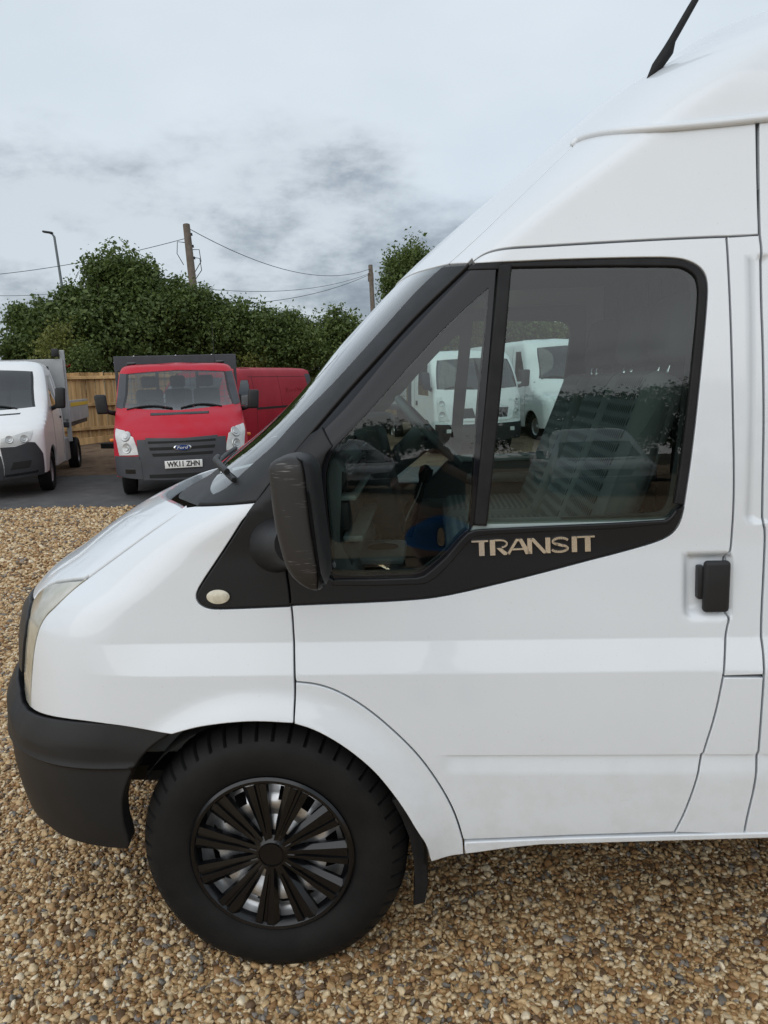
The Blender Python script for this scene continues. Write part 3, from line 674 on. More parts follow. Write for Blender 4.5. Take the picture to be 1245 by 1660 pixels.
letters('badge_letter', Vector(o0) - nrm_ * .003, uxv, upv, nrm_, hgt, M['badge'], door, strokes, .0075)

# ------------------------------------------------------------------ door mirror
rows = [(736.5, 470, 483), (739, 458, 497), (743, 449, 505), (748, 443, 511), (754, 441, 514.5), (764, 441.5, 517), (785, 443.5, 519.5), (808, 445.5, 522), (844, 450.7, 526.5), (880, 459, 531.5), (895, 463, 534), (911, 468.5, 535), (925, 477, 535), (936, 489, 533.5), (943, 500, 531), (946.5, 510, 526)]
seam_px = ([736, 743, 758, 826, 890, 917, 946], [485, 498, 503, 510, 520, 524, 521])
YM = -.20
def mirror_part(name, front, material, parent, far=False):
    V, F = [], []; seg = 36
    for ry, l, r_ in rows:
        pl, pr = on_y(l, ry, YM), on_y(r_, ry, YM); z = (pl[2] + pr[2]) / 2
        xm, hx = (pl[0] + pr[0]) / 2, (pr[0] - pl[0]) / 2
        sx = on_y(np.interp(ry, *seam_px), ry, YM)[0]
        f = hx / .075; hw = .105 * min(1, .45 + .55 * f)
        for k in range(seg):
            a = 2 * math.pi * k / seg; c, s = math.cos(a), math.sin(a)
            x = xm + hx * math.copysign(abs(c)**.62, c); y = YM + hw * math.copysign(abs(s)**.62, s)
            if front: x = min(x, sx - .0012)
            else:
                x = max(x, sx + .0012); y = YM + (y - YM) * .985
            V.append((x, 2 * YC - y if far else y, z))
    nr = len(rows)
    for i in range(nr - 1):
        for k in range(seg):
            F.append((i * seg + k, i * seg + (k + 1) % seg, (i + 1) * seg + (k + 1) % seg, (i + 1) * seg + k))
    F.append(tuple(range(seg))); F.append(tuple((nr - 1) * seg + k for k in range(seg))[::-1])
    bm = bmesh.new(); vs_ = [bm.verts.new(v) for v in V]
    for f in F:
        try: bm.faces.new([vs_[q] for q in f])
        except ValueError: pass
    bmesh.ops.remove_doubles(bm, verts=bm.verts[:], dist=.0002)
    return bm_obj(name, bm, material, parent, True, 55)
# scuffed black plastic: short pale scratches running fore and aft
m = mat('scuffed_plastic', (0.024, 0.022, 0.021), 0.52, spec=.35, bump=.25, bscale=700); t = m.node_tree; b = t.nodes['Principled BSDF']
co = N(t, 'ShaderNodeTexCoord'); mp = N(t, 'ShaderNodeMapping'); mp.inputs['Scale'].default_value = (26, 26, 420); L(t, co.outputs['Object'], mp.inputs[0])
nz_ = N(t, 'ShaderNodeTexNoise'); nz_.inputs['Scale'].default_value = 1.0; nz_.inputs['Detail'].default_value = 2; L(t, mp.outputs[0], nz_.inputs[0])
nl = N(t, 'ShaderNodeTexNoise'); nl.inputs['Scale'].default_value = 16; nl.inputs['Detail'].default_value = 3; L(t, co.outputs['Object'], nl.inputs[0])
s1 = N(t, 'ShaderNodeMapRange'); s1.inputs['From Min'].default_value = .61; s1.inputs['From Max'].default_value = .74; L(t, nz_.outputs[0], s1.inputs[0])
s2 = N(t, 'ShaderNodeMapRange'); s2.inputs['From Min'].default_value = .45; s2.inputs['From Max'].default_value = .62; L(t, nl.outputs[0], s2.inputs[0])
fx = math_n(t, 'MULTIPLY', s1.outputs[0], s2.outputs[0])
mxc = N(t, 'ShaderNodeMix', data_type='RGBA'); mxc.inputs[6].default_value = (0.024, 0.022, 0.021, 1); mxc.inputs[7].default_value = (0.22, 0.21, 0.20, 1)
L(t, fx, mxc.inputs[0]); L(t, mxc.outputs[2], b.inputs['Base Color'])
M['scuff'] = m
for far in (False, True):
    mir = mirror_part('wing_mirror', True, M['scuff'], van, far)
    mirror_part('mirror_rim', False, M['plastic'], mir, far)
    sy = (lambda y: 2 * YC - y) if far else (lambda y: y)
    xg = on_y(529, 840, YM)[0] + .004
    bm = bmesh.new(); g = [bm.verts.new((xg - .012 + (-.0) + (z - 1.28) * -.09, sy(YM + y), z)) for y, z in ((-.085, 1.225), (.085, 1.225), (.085, 1.445), (-.085, 1.445))]
    bm.faces.new(g if not far else g[::-1]); bm_obj('mirror_glass', bm, M['mirror'], mir)
    a0 = H.P(*H.uz(449, 884), -.01); a1 = on_y(478, 882, -.13)
    pts = [a0 + (a1 - a0) * k for k in (0, .2, .5, .8, 1)]
    if far: pts = [np.array((p[0], 2 * YC - p[1], p[2])) for p in pts]
    bm = bmesh.new(); tube(bm, pts, [.075, .066, .056, .052, .05], 20); bm_obj('mirror_arm', bm, M['plastic'], mir, True, 60)

# ------------------------------------------------------------------ wheels
TR, TW = .362, .205
def make_wheel():
    w = empty('wheel')
    # local: outer face towards -y, axle at origin
    prof = [(.205, .030), (.207, .016), (.214, .006), (.224, .001), (.240, -.006), (.262, -.012), (.285, -.014), (.305, -.011), (.320, -.004), (.331, .005), (.340, .014), (.347, .023), (.352, .031), (.3555, .038), (.3575, .045), (.3585, .053), (.359, .060), (.359, .066),
            (.3595, .078), (.360, .088), (.360, .094), (.3605, .104), (.361, .112), (.361, .119), (.3605, .130), (.360, .140), (.359, .152), (.357, .166), (.350, .182), (.335, .195), (.30, .205), (.24, .2), (.205, .18)]
    seg = 384; nb = 48; V, F = [], []
    for i, (r_, y) in enumerate(prof):
        for k in range(seg):
            a = 2 * math.pi * k / seg; ph = (k * nb / seg) % 1.0; d = 0.0
            if 9 <= i <= 15:                      # shoulder slots, rounded at the outer end
                wdt = (.24 if i > 10 else (.18 if i == 10 else .10)) * (1.0 if (k * nb // seg) % 2 == 0 else .8)
                if abs(ph - .5) < wdt / 2: d = .009
            if 16 <= i <= 26:
                ph2 = (k * nb / seg + .5 * math.sin(i * 1.3)) % 1.0
                if i in (17, 18, 22, 23): d = .008
                elif abs(ph2 - .5) < .10: d = .005
            if i == 4: d -= .0012
            rr = r_ - d
            V.append((rr * math.cos(a), y + (d * .5 if i < 14 else 0), rr * math.sin(a)))
    n = len(prof)
    for i in range(n - 1):
        for k in range(seg):
            F.append((i * seg + k, i * seg + (k + 1) % seg, (i + 1) * seg + (k + 1) % seg, (i + 1) * seg + k))
    bm = bmesh.new(); vs_ = [bm.verts.new(v) for v in V]
    for f in F: bm.faces.new([vs_[q] for q in f])
    bm_obj('tyre', bm, M['tyre'], w, True, 38)
    # steel rim: dished disc with oval slots, plus the well
    V, F = [], []; seg = 128
    rp_ = [(.045, .034), (.060, .030), (.078, .036), (.095, .046), (.112, .036), (.130, .028), (.146, .030), (.160, .044), (.172, .056), (.182, .060), (.190, .058), (.197, .050), (.206, .030), (.2085, .018), (.211, .014), (.2085, .02), (.200, .06), (.195, .15)]
    for r_, y in rp_:
        for k in range(seg):
            a = 2 * math.pi * k / seg; V.append((r_ * math.cos(a), y - .010, r_ * math.sin(a)))
    for i in range(len(rp_) - 1):
        for k in range(seg):
            if i in (6, 7) and (k % 8) in (1, 2, 3, 4): continue
            F.append((i * seg + k, i * seg + (k + 1) % seg, (i + 1) * seg + (k + 1) % seg, (i + 1) * seg + k))
    bm = bmesh.new(); vs_ = [bm.verts.new(v) for v in V]
    for f in F: bm.faces.new([vs_[q] for q in f])
    bm_obj('rim', bm, M['steel'], w, True, 50)
    bm = bmesh.new(); lathe(bm, [(.001, .10), (.19, .10), (.19, .14), (.001, .14)], 40); bm_obj('brake_drum', bm, M['black'], w, True, 40)
    # wheel cover: ring, hub and eleven forked spokes
    bm = bmesh.new()
    lathe(bm, [(.193, .016), (.199, .002), (.206, -.008), (.214, -.010), (.2205, -.004), (.2215, .006)], 96)
    lathe(bm, [(.0005, -.0015), (.030, -.0015), (.0305, .001), (.033, .001), (.0345, -.002), (.040, .001), (.052, .006), (.060, .020)], 64)
    ns = 11; sw = .10
    for s in range(ns):
        a0 = R(98) + 2 * math.pi * s / ns
        st = [(.034, .011, .002), (.06, .0118, .000), (.09, .0145, -.001), (.12, .0175, -.003), (.15, .0205, -.005), (.18, .0235, -.006), (.203, .0255, -.007)]
        ring = []
        for r_, wd, y in st:
            row = []
            gr = min(1, max(0, (r_ - .05) / .03))
            for f, dy in ((-1.12, .016), (-1.0, .002), (-.28, .0), (-.14, .006 * gr), (.14, .006 * gr), (.28, .0), (1.0, -.001), (1.45 * (.75 + .35 * gr), .009), (1.5 * (.75 + .35 * gr), .018)):
                aa = a0 + f * wd / max(r_, .04) ; row.append(bm.verts.new((r_ * math.cos(aa), y + dy, r_ * math.sin(aa))))
            ring.append(row)
        for i in range(len(ring) - 1):
            for j in range(len(ring[0]) - 1):
                bm.faces.new((ring[i][j], ring[i][j + 1], ring[i + 1][j + 1], ring[i + 1][j]))
    bm_obj('wheel_cover', bm, M['cover'], w, True, 28)
    return w
M['tyre'] = mat('tyre_rubber', (0.0105, 0.0102, 0.010), 0.6, spec=.25, var=.35, var2=(.005, .005, .0055), vscale=11, bump=.25, bscale=260)
M['cover'] = mat('gloss_black_cover', (0.004, 0.0042, 0.005), 0.18, var=.2, vscale=20)
wheel = make_wheel(); wheel.parent = van; wheel.location = (HX, .036, .373); wheel.scale = (1.065,) * 3
for x, y, rz in ((HX, 2 * YC - .036, math.pi), (HX + 3.3, .036, 0), (HX + 3.3, 2 * YC - .036, math.pi)):
    c = copy_tree(wheel, van); c.location = (x, y, .373); c.rotation_euler = (0, 0, rz)

# arch liner, floor, mud flap
for far in (False, True):
    bm = bmesh.new(); pr = []
    for k in range(25):
        a = math.pi * (-.02 + .86 * k / 24); pr.append((AX + .425 * math.cos(a), AZ - .01 + .425 * math.sin(a)))
    a_ = [bm.verts.new((x, .025, z)) for x, z in pr]; b_ = [bm.verts.new((x, .42, z)) for x, z in pr]
    for k in range(24): bm.faces.new((a_[k], b_[k], b_[k + 1], a_[k + 1]))
    bm.faces.new(b_)
    if far:
        for v in bm.verts: v.co.y = 2 * YC - v.co.y
    bm_obj('wheel_arch_liner', bm, M['black'], van, True)
bm = bmesh.new(); box(bm, (1.95, YC, .44), (3.9, 1.80, .05)); box(bm, (-.95, YC, .46), (.5, 1.3, .05)); bm_obj('underbody', bm, M['black'], van)
bm = bmesh.new(); prism(bm, [(3.88, .5), (3.90, .5), (3.90, 2.3), (3.88, 2.3)], .15, 1.82); bm_obj('rear_panel', bm, M['white'], van)
fl = [on_y(x, y, .06) for x, y in ((655, 1290), (672, 1315), (684, 1350), (691, 1390), (694, 1425), (689, 1460))]
bm = bmesh.new(); prism(bm, [(q[0], q[2]) for q in fl] + [(q[0] - .034, q[2] - .010) for q in fl[::-1]], .05, .27, .003); bm_obj('mud_flap', bm, M['rubber'], van, True, 40)

# aerial
ab = H.P(*H.uz(1070, 112), .0); az = Vector(ab)
bm = bmesh.new()
tube(bm, [az + Vector(q) for q in ((-.035, 0, -.03), (-.01, 0, .004), (.02, 0, .045), (.03, 0, .07), (.075, 0, .145), (.10, 0, .186), (.104, 0, .192), (.35, 0, .58))], [.004, .015, .016, .0105, .0095, .0085, .003, .0018], 12)
bm_obj('aerial', bm, M['rubber'], van, True, 50)
# wipers: pivot in the cowl, arm and blade lying along the foot of the glass
wpx = H.trace_near([(388, 777), (381, 771), (374, 764), (367, 757), (361, 751)])
for far in (False, True):
    pts = [H.P(u, z, .016, False) for u, z in wpx]
    e_ = pts[-1]; uu_, zz_ = wpx[-1]
    pts += [H.P(uu_ - k * .05, zz_ + .004 * k, .014, False) for k in range(1, 6) if uu_ - k * .05 > float(H.uc(zz_)) + .03]
    piv = pts[2] + np.array((-.075, .0, -.05))
    fy = (lambda q: np.array((q[0], 2 * YC - q[1], q[2]))) if far else (lambda q: q)
    bm = bmesh.new(); tube(bm, [fy(q) for q in pts], .007, 8)
    tube(bm, [fy(q + np.array((-.006, 0, .012))) for q in pts[1:6]], .009, 8)
    bm_obj('wiper', bm, M['plastic'], van, True, 50)

# ------------------------------------------------------------------ cab interior
inner = T_(door_top)[1:] + T_(SL(rear_gap[:8]))[1:] + [(hr0[0] + .09, .55), (.0, .55)] + T_([(480, 1000), (474, 985), (463, 913), (449, 820), (487, 723), (505, 702), (560, 639), (620, 574), (668, 521), (735.7, 456), (757, 435)])
M['door_card'] = mat('door_card', (0.135, 0.15, 0.152), 0.6, var=.1, bump=.3, bscale=700)
for far in (False, True):
    panel('inner_door_trim', H, inner, M['door_card'], far_door if far else door, off=-.05, gap=.004, edge=.006, depth=-.03, cell=.03, holes=[list(inset([q for q in (T_(clear_q) if poly_area(T_(clear_q)) > 0 else T_(clear_q)[::-1])], .006)), list(inset(T_(glass_d) if poly_area(T_(glass_d)) > 0 else T_(glass_d)[::-1], .006))], mirror=far, feat=False)
M['sill_trim'] = mat('sill_trim', (0.30, 0.36, 0.345), 0.45, var=.1)
for far in (False, True):
    y0, y1 = (.052, .12) if not far else (2 * YC - .135, 2 * YC - .055)
    bm = bmesh.new(); zb = H.uz(940, 846)[1]
    box(bm, (.37, (y0 + y1) / 2, zb - .012), (.56, abs(y1 - y0), .03), .01); bm_obj('window_ledge', bm, M['sill_trim'], far_door if far else door, True, 40)
    if far:
        bm = bmesh.new(); box(bm, (.42, 2 * YC - .15, 1.20), (.5, .07, .05), .02); box(bm, (.2, 2 * YC - .12, 1.05), (.7, .05, .10), .02); bm_obj('armrest', bm, M['trim_grey'], far_door, True, 40)
bm = bmesh.new(); box(bm, (.835, YC, 1.25), (.03, 1.70, 1.72)); bm_obj('bulkhead', bm, M['bulk'], van)
bm = bmesh.new()
for y in np.arange(.3, 1.7, .16): box(bm, (.815, y, 1.3), (.012, .05, 1.4), .005)
bm_obj('bulkhead_ribs', bm, M['bulk'], van)
bm = bmesh.new(); hz_ = 2.075; uu_ = np.linspace(float(H.uc(hz_)) + .01, float(H.xs(hz_)), 14)
hp = [H.P(u, hz_, -.035, False) for u in uu_] + [np.array((.82, float(H.S(hz_)) + .035, hz_))]
lo_ = [bm.verts.new(q) for q in hp] + [bm.verts.new((q[0], 2 * YC - q[1], q[2])) for q in hp[::-1]]
hi_ = [bm.verts.new(v.co + Vector((.05, 0, .03))) for v in lo_]
bm.faces.new(lo_); bm.faces.new(hi_[::-1])
for i in range(len(lo_)): bm.faces.new((lo_[i], hi_[i], hi_[(i + 1) % len(lo_)], lo_[(i + 1) % len(lo_)]))
bm_obj('headliner', bm, M['headliner'], van)
bm = bmesh.new(); box(bm, (0, YC, .56), (1.7, 1.7, .03)); bm_obj('cab_floor', bm, M['black'], van)
bm = bmesh.new()
prism(bm, [(-.95, .8), (-.93, 1.14), (-.80, 1.20), (-.60, 1.30), (-.46, 1.43), (-.34, 1.485), (-.25, 1.475), (-.225, 1.44), (-.26, 1.36), (-.27, 1.24), (-.21, 1.18), (-.20, 1.12), (-.32, 1.02), (-.40, .62), (-.95, .62)], .15, 1.82, .014)
dash = bm_obj('dashboard', bm, M['trim_grey'], van, True, 35)
bm = bmesh.new(); prism(bm, [(-.62, 1.30), (-.46, 1.445), (-.34, 1.50), (-.26, 1.49), (-.27, 1.47), (-.46, 1.40)], .16, 1.81, .006); bm_obj('dash_top', bm, M['trim_dark'], dash, True, 35)
def dpart(name, c, s, m_, bev=.008, rot=None):
    bm = bmesh.new(); box(bm, (0, 0, 0), s, bev, rot); bmesh.ops.translate(bm, vec=c, verts=bm.verts[:]); return bm_obj(name, bm, m_, dash, True, 40)
dpart('storage_shelf', (-.243, .48, 1.395), (.05, .46, .050), M['black'])
dpart('glovebox', (-.262, .50, 1.295), (.05, .50, .085), M['trim_dark'])
dpart('trim_strip', (-.236, .50, 1.352), (.05, .54, .018), M['sill_trim'])
dpart('trim_strip', (-.225, .52, 1.236), (.06, .60, .020), M['sill_trim'])
dpart('console', (-.20, .98, 1.30), (.13, .36, .42), M['trim_dark'], .03, Matrix.Rotation(R(-12), 3, 'Y'))
dpart('radio', (-.122, .98, 1.40), (.02, .20, .07), M['trim_dark'], .005, Matrix.Rotation(R(-12), 3, 'Y'))
dpart('heater_panel', (-.142, .98, 1.29), (.02, .22, .07), M['black'], .005, Matrix.Rotation(R(-12), 3, 'Y'))
for yv in (.24, .72, 1.22, 1.72):
    vt = dpart('air_vent', (-.252, yv, 1.445), (.05, .13, .055), M['trim_dark'], .012)
    for k in range(4):
        bm = bmesh.new(); box(bm, (-.226, yv, 1.427 + k * .012), (.012, .11, .004)); bm_obj('vent_slat', bm, M['trim_grey'], dash)
dpart('instrument_binnacle', (-.26, 1.42, 1.50), (.20, .40, .085), M['trim_dark'], .03)
dpart('cup_tray', (-.16, .36, 1.165), (.16, .24, .03), M['trim_grey'], .014)
bm = bmesh.new(); lathe(bm, [(.001, 1.183), (.046, 1.183), (.048, 1.181)], 24, 'Z', (-.15, .36, 0)); bm_obj('cup_holder', bm, M['black'], dash)
# steering wheel
sw_c = Vector((-.005, 1.42, 1.46)); sn = Vector((.74, 0, .67)).normalized(); sa = Vector((0, 1, 0)); sb_ = sn.cross(sa)
bm = bmesh.new()
rg = [sw_c + (sa * math.cos(a) + sb_ * math.sin(a)) * .19 for a in np.linspace(0, 2 * math.pi, 41)]
tube(bm, rg, .016, 10, False)
for a in (R(0), R(180), R(270), R(90)):
    e_ = sw_c + (sa * math.cos(a) + sb_ * math.sin(a)) * .185; tube(bm, [sw_c - sn * .03, sw_c * .5 + e_ * .5 - sn * .015, e_], [.03, .018, .016], 8)
tube(bm, [sw_c - sn * .01, sw_c - sn * .06, sw_c - sn * .30], [.065, .06, .04], 14)
bm_obj('steering_wheel', bm, M['trim_grey'], van, True, 50)
bm = bmesh.new(); tube(bm, [(-.12, 1.02, 1.10), (-.05, 1.02, 1.24), (-.03, 1.02, 1.30)], [.05, .02, .014], 12); tube(bm, [(-.03, 1.02, 1.29), (-.022, 1.02, 1.315), (-.015, 1.02, 1.345), (-.012, 1.02, 1.355)], [.018, .028, .026, .01], 14); bm_obj('gear_lever', bm, M['gloss_black'], van, True, 50)
# seats
m = mat('dotted_seat_fabric', (0.17, 0.205, 0.2), 0.9); t = m.node_tree; b = t.nodes['Principled BSDF']
co = N(t, 'ShaderNodeTexCoord'); sx_ = N(t, 'ShaderNodeSeparateXYZ'); L(t, co.outputs['Object'], sx_.inputs[0]); cm_ = N(t, 'ShaderNodeCombineXYZ')
L(t, sx_.outputs['Y'], cm_.inputs[0]); L(t, math_n(t, 'SUBTRACT', sx_.outputs['Z'], sx_.outputs['X']), cm_.inputs[1])
vo = N(t, 'ShaderNodeTexVoronoi', voronoi_dimensions='2D'); vo.inputs['Scale'].default_value = 44; vo.inputs['Randomness'].default_value = .05; L(t, cm_.outputs[0], vo.inputs[0])
rp = N(t, 'ShaderNodeValToRGB'); rp.color_ramp.elements[0].position = .28; rp.color_ramp.elements[0].color = (.045, .052, .052, 1); rp.color_ramp.elements[1].position = .36; rp.color_ramp.elements[1].color = (.16, .182, .178, 1)
gn_ = N(t, 'ShaderNodeNewGeometry'); gx_ = N(t, 'ShaderNodeSeparateXYZ'); L(t, gn_.outputs['True Normal'], gx_.inputs[0])
side_ = math_n(t, 'GREATER_THAN', math_n(t, 'ABSOLUTE', gx_.outputs['Y']), .35)      # the dots are woven into the front panels only
L(t, math_n(t, 'ADD', vo.outputs['Distance'], side_), rp.inputs[0]); L(t, rp.outputs[0], b.inputs['Base Color'])
M['seat'] = m; M['seat_plain'] = mat('plain_seat_fabric', (0.13, 0.148, 0.146), 0.9, var=.1)
def seat(y0, y1, heads):
    s = empty('seat', parent=van); yc, wd = (y0 + y1) / 2, y1 - y0
    bm = bmesh.new(); box(bm, (.30, yc, 1.06), (.50, wd, .17), .05, seg=4); bm_obj('seat_cushion', bm, M['seat'], s, True, 50)
    bm = bmesh.new(); box(bm, (.30, yc, .80), (.46, wd * .9, .40), .02); bm_obj('seat_base', bm, M['trim_dark'], s, True, 50)
    k = len(heads); rm = Matrix.Rotation(R(21), 3, 'Y')
    for hy_ in heads:
        w2 = wd / k
        bm = bmesh.new(); box(bm, (0, 0, .30), (.13, w2 - .012, .62), .045, seg=4)
        for v in bm.verts:
            f = (v.co.z) / .62; v.co.y *= 1 - .16 * max(0, f - .55) / .45
        bmesh.ops.rotate(bm, verts=bm.verts[:], cent=(0, 0, 0), matrix=rm); bmesh.ops.translate(bm, vec=(.46, hy_, 1.10), verts=bm.verts[:])
        bm_obj('backrest', bm, M['seat'], s, True, 50)
        for q in (-1, 1):
            bm = bmesh.new(); tube(bm, [(.455 + .02, hy_ + q * (w2 / 2 - .045), 1.13), (.57, hy_ + q * (w2 / 2 - .05), 1.38), (.66, hy_ + q * (w2 / 2 - .07), 1.60)], [.05, .052, .04], 10); bm_obj('bolster', bm, M['seat_plain'], s, True, 60)
        bm = bmesh.new(); box(bm, (.735, hy_, 1.80), (.10, .24, .20), .045, Matrix.Rotation(R(8), 3, 'Y'), 4)
        bmesh.ops.translate(bm, vec=(0, 0, 0), verts=bm.verts[:])
        bm_obj('headrest', bm, M['seat_plain'], s, True, 60)
        bm = bmesh.new()
        for q in (-.05, .05):
            bm = bmesh.new(); tube(bm, [(.69, hy_ + q, 1.62), (.72, hy_ + q, 1.74)], .006, 8); bm_obj('headrest_post', bm, M['chrome'], s, True)
seat(.26, 1.12, (.48, .90))
seat(1.22, 1.70, (1.46,))

# ================================================================== ground
def zg(y): return float(pchip([-60, 2, 8.8, 13, 18, 24, 80], [0, 0, .12, .16, .45, .55, .6], y))
def g2(px, py):
    z = 0.1
    for _ in range(8):
        p = on_z(px, py, z); z = zg(p[1])
    return p
def sheet(name, x0, x1, ys, dz, material, nx=2):
    xs_ = np.linspace(x0, x1, nx); V = [(x, y, zg(y) + dz) for y in ys for x in xs_]
    F = [(i * nx + j, i * nx + j + 1, (i + 1) * nx + j + 1, (i + 1) * nx + j) for i in range(len(ys) - 1) for j in range(nx - 1)]
    return tag(mesh_obj(name, V, F, material), kind='structure')
def ground_mat(name, cols, scale, rough, bump, bs, det=10):
    m = bpy.data.materials.new(name); m.use_nodes = True; t = m.node_tree; b = t.nodes['Principled BSDF']; b.inputs['Roughness'].default_value = rough
    co = N(t, 'ShaderNodeTexCoord'); n = N(t, 'ShaderNodeTexNoise'); n.inputs['Scale'].default_value = scale; n.inputs['Detail'].default_value = det; n.inputs['Roughness'].default_value = .7
    L(t, co.outputs['Object'], n.inputs[0]); r_ = N(t, 'ShaderNodeValToRGB'); L(t, n.outputs[0], r_.inputs[0])
    el = r_.color_ramp.elements; el[0].position = .32; el[0].color = (*cols[0], 1); el[1].position = .68; el[1].color = (*cols[-1], 1)
    for i, c in enumerate(cols[1:-1]): e_ = el.new(.32 + .36 * (i + 1) / (len(cols) - 1)); e_.color = (*c, 1)
    L(t, r_.outputs[0], b.inputs['Base Color'])
    n2_ = N(t, 'ShaderNodeTexNoise'); n2_.inputs['Scale'].default_value = bs; n2_.inputs['Detail'].default_value = 6; L(t, co.outputs['Object'], n2_.inputs[0])
    bp = N(t, 'ShaderNodeBump'); bp.inputs['Strength'].default_value = bump; bp.inputs['Distance'].default_value = .03; L(t, n2_.outputs[0], bp.inputs['Height']); L(t, bp.outputs[0], b.inputs['Normal'])
    return m
# gravel bed below the loose stones: cellular stones, same colours
STONE = [(0.0, (.13, .075, .036)), (.10, (.29, .155, .06)), (.28, (.42, .26, .115)), (.50, (.53, .365, .185)), (.68, (.25, .215, .185)), (.715, (.62, .475, .285)), (.895, (.17, .15, .125)), (.935, (.72, .60, .42))]
m = bpy.data.materials.new('gravel_bed'); m.use_nodes = True; t = m.node_tree; b = t.nodes['Principled BSDF']; b.inputs['Roughness'].default_value = .8
co = N(t, 'ShaderNodeTexCoord'); vo = N(t, 'ShaderNodeTexVoronoi'); vo.inputs['Scale'].default_value = 48; L(t, co.outputs['Object'], vo.inputs[0])
def stone_ramp(t, fac):
    r_ = N(t, 'ShaderNodeValToRGB'); r_.color_ramp.interpolation = 'CONSTANT'; el = r_.color_ramp.elements
    el[0].position = 0; el[0].color = (*STONE[0][1], 1); el[1].position = STONE[-1][0]; el[1].color = (*STONE[-1][1], 1)
    for p_, c in STONE[1:-1]: e_ = el.new(p_); e_.color = (*c, 1)
    L(t, fac, r_.inputs[0]); return r_.outputs[0]
sp_ = N(t, 'ShaderNodeSeparateColor'); L(t, vo.outputs['Color'], sp_.inputs[0])
L(t, stone_ramp(t, sp_.outputs[0]), b.inputs['Base Color'])
bp = N(t, 'ShaderNodeBump'); bp.inputs['Strength'].default_value = 1.0; bp.inputs['Distance'].default_value = .012; bp.invert = True; L(t, vo.outputs['Distance'], bp.inputs['Height']); L(t, bp.outputs[0], b.inputs['Normal'])
M['gravel_bed'] = m
M['tarmac'] = ground_mat('tarmac', [(.062, .062, .064), (.085, .085, .085), (.115, .113, .11)], 3.0, .85, .4, 160)
M['earth'] = ground_mat('bare_earth', [(.06, .036, .022), (.12, .074, .045), (.18, .12, .075), (.10, .07, .042)], 2.4, .95, 1.0, 14)
M['field'] = ground_mat('rough_ground', [(.05, .055, .02), (.08, .08, .035), (.11, .09, .05)], .8, .95, 1.0, 6)
GE = float(g2(95, 825.5)[1]); TE = float(g2(130, 768)[1])
print('gravel edge', GE, 'tarmac edge', TE)
ysall = np.concatenate([[-300, -60], np.arange(-4, 26, .5), [40, 80, 300]])
sheet('ground', -300, 300, ysall, -.02, M['field'])
sheet('gravel_yard', -30, 30, np.concatenate([[-40, -20], np.arange(-6, GE, .5), [GE]]), 0, M['gravel_bed'])
sheet('tarmac_lane', -40, 40, np.concatenate([[GE - .3], np.arange(GE + .2, TE, .5), [TE]]), -.006, M['tarmac'])
sheet('earth_bank', -40, 40, np.concatenate([[TE - .25], np.arange(TE, 27, .5)]), -.002, M['earth'])

# loose stones: real pieces scattered over the gravel yard where it can be seen close up
m = bpy.data.materials.new('flint_stone'); m.use_nodes = True; t = m.node_tree; b = t.nodes['Principled BSDF']
oi = N(t, 'ShaderNodeObjectInfo'); co = N(t, 'ShaderNodeTexCoord'); n = N(t, 'ShaderNodeTexNoise'); n.inputs['Scale'].default_value = 1.6; n.inputs['Detail'].default_value = 5; L(t, co.outputs['Object'], n.inputs[0])
hv = N(t, 'ShaderNodeHueSaturation'); L(t, stone_ramp(t, oi.outputs['Random']), hv.inputs['Color'])
L(t, math_n(t, 'ADD', math_n(t, 'MULTIPLY', n.outputs[0], 1.3), .30), hv.inputs['Value']); hv.inputs['Saturation'].default_value = 0.98
L(t, hv.outputs[0], b.inputs['Base Color']); b.inputs['Roughness'].default_value = .55; b.inputs['Specular IOR Level'].default_value = .4
M['stone'] = m
stone_col = bpy.data.collections.new('stone_kinds')
for k in range(14):
    bm = bmesh.new(); bmesh.ops.create_icosphere(bm, subdivisions=2, radius=1.0)
    off = Vector((k * 7.3, k * 3.1, 1.7)); sc_ = Vector((1.0, random.uniform(.6, .95), random.uniform(.36, .62)))
    pl = [(Vector((random.gauss(0, 1), random.gauss(0, 1), random.gauss(0, 1))).normalized(), random.uniform(.56, .88)) for _ in range(11)]
    for v in bm.verts:
        d = v.co.normalized(); r_ = 1.0 + .30 * noise.noise(d * 1.4 + off)
        for n_, h_ in pl:
            dn = d.dot(n_)
            if dn > 1e-3: r_ = min(r_, h_ / dn)      # broken flat faces
        v.co = Vector((d.x * r_ * sc_.x, d.y * r_ * sc_.y, d.z * r_ * sc_.z))
    me = bpy.data.meshes.new('stone'); bm.to_mesh(me); bm.free(); me.shade_smooth(); me.materials.append(M['stone'])
    so = bpy.data.objects.new('stone', me); stone_col.objects.link(so)
pts = []; scl = []
def scatter(x0, x1, y0, y1, step, rad):
    gx, gy = np.meshgrid(np.arange(x0, x1, step), np.arange(y0, y1, step)); gx = gx.ravel(); gy = gy.ravel()
    gx = gx + RNG.uniform(-.6, .6, gx.size) * step; gy = gy + RNG.uniform(-.6, .6, gx.size) * step
    z = pchip([-60, 2, 8.8, 13, 18, 24, 80], [0, 0, .12, .16, .45, .55, .6], gy)
    px, py, d = proj(np.stack([gx, gy, z], 1))
    k = (d > .2) & (px > -420) & (px < 1660) & (py < 2150)
    k &= gy < GE + np.abs(RNG.normal(0, .10, gx.size)) * (RNG.random(gx.size) < .5)
    gx, gy, z = gx[k], gy[k], z[k]
    s = rad * np.exp(RNG.normal(0, .30, gx.size)); s = np.clip(s, rad * .45, rad * 2.1)
    pts.append(np.stack([gx, gy, z + RNG.uniform(-.2, .75, gx.size) * rad], 1)); scl.append(s)
scatter(-3.4, 1.9, -.95, 2.0, .0124, .0104)
scatter(-6.0, 1.9, 2.0, 4.2, .0165, .0135)
scatter(-9.0, .5, 4.2, 9.2, .027, .0195)
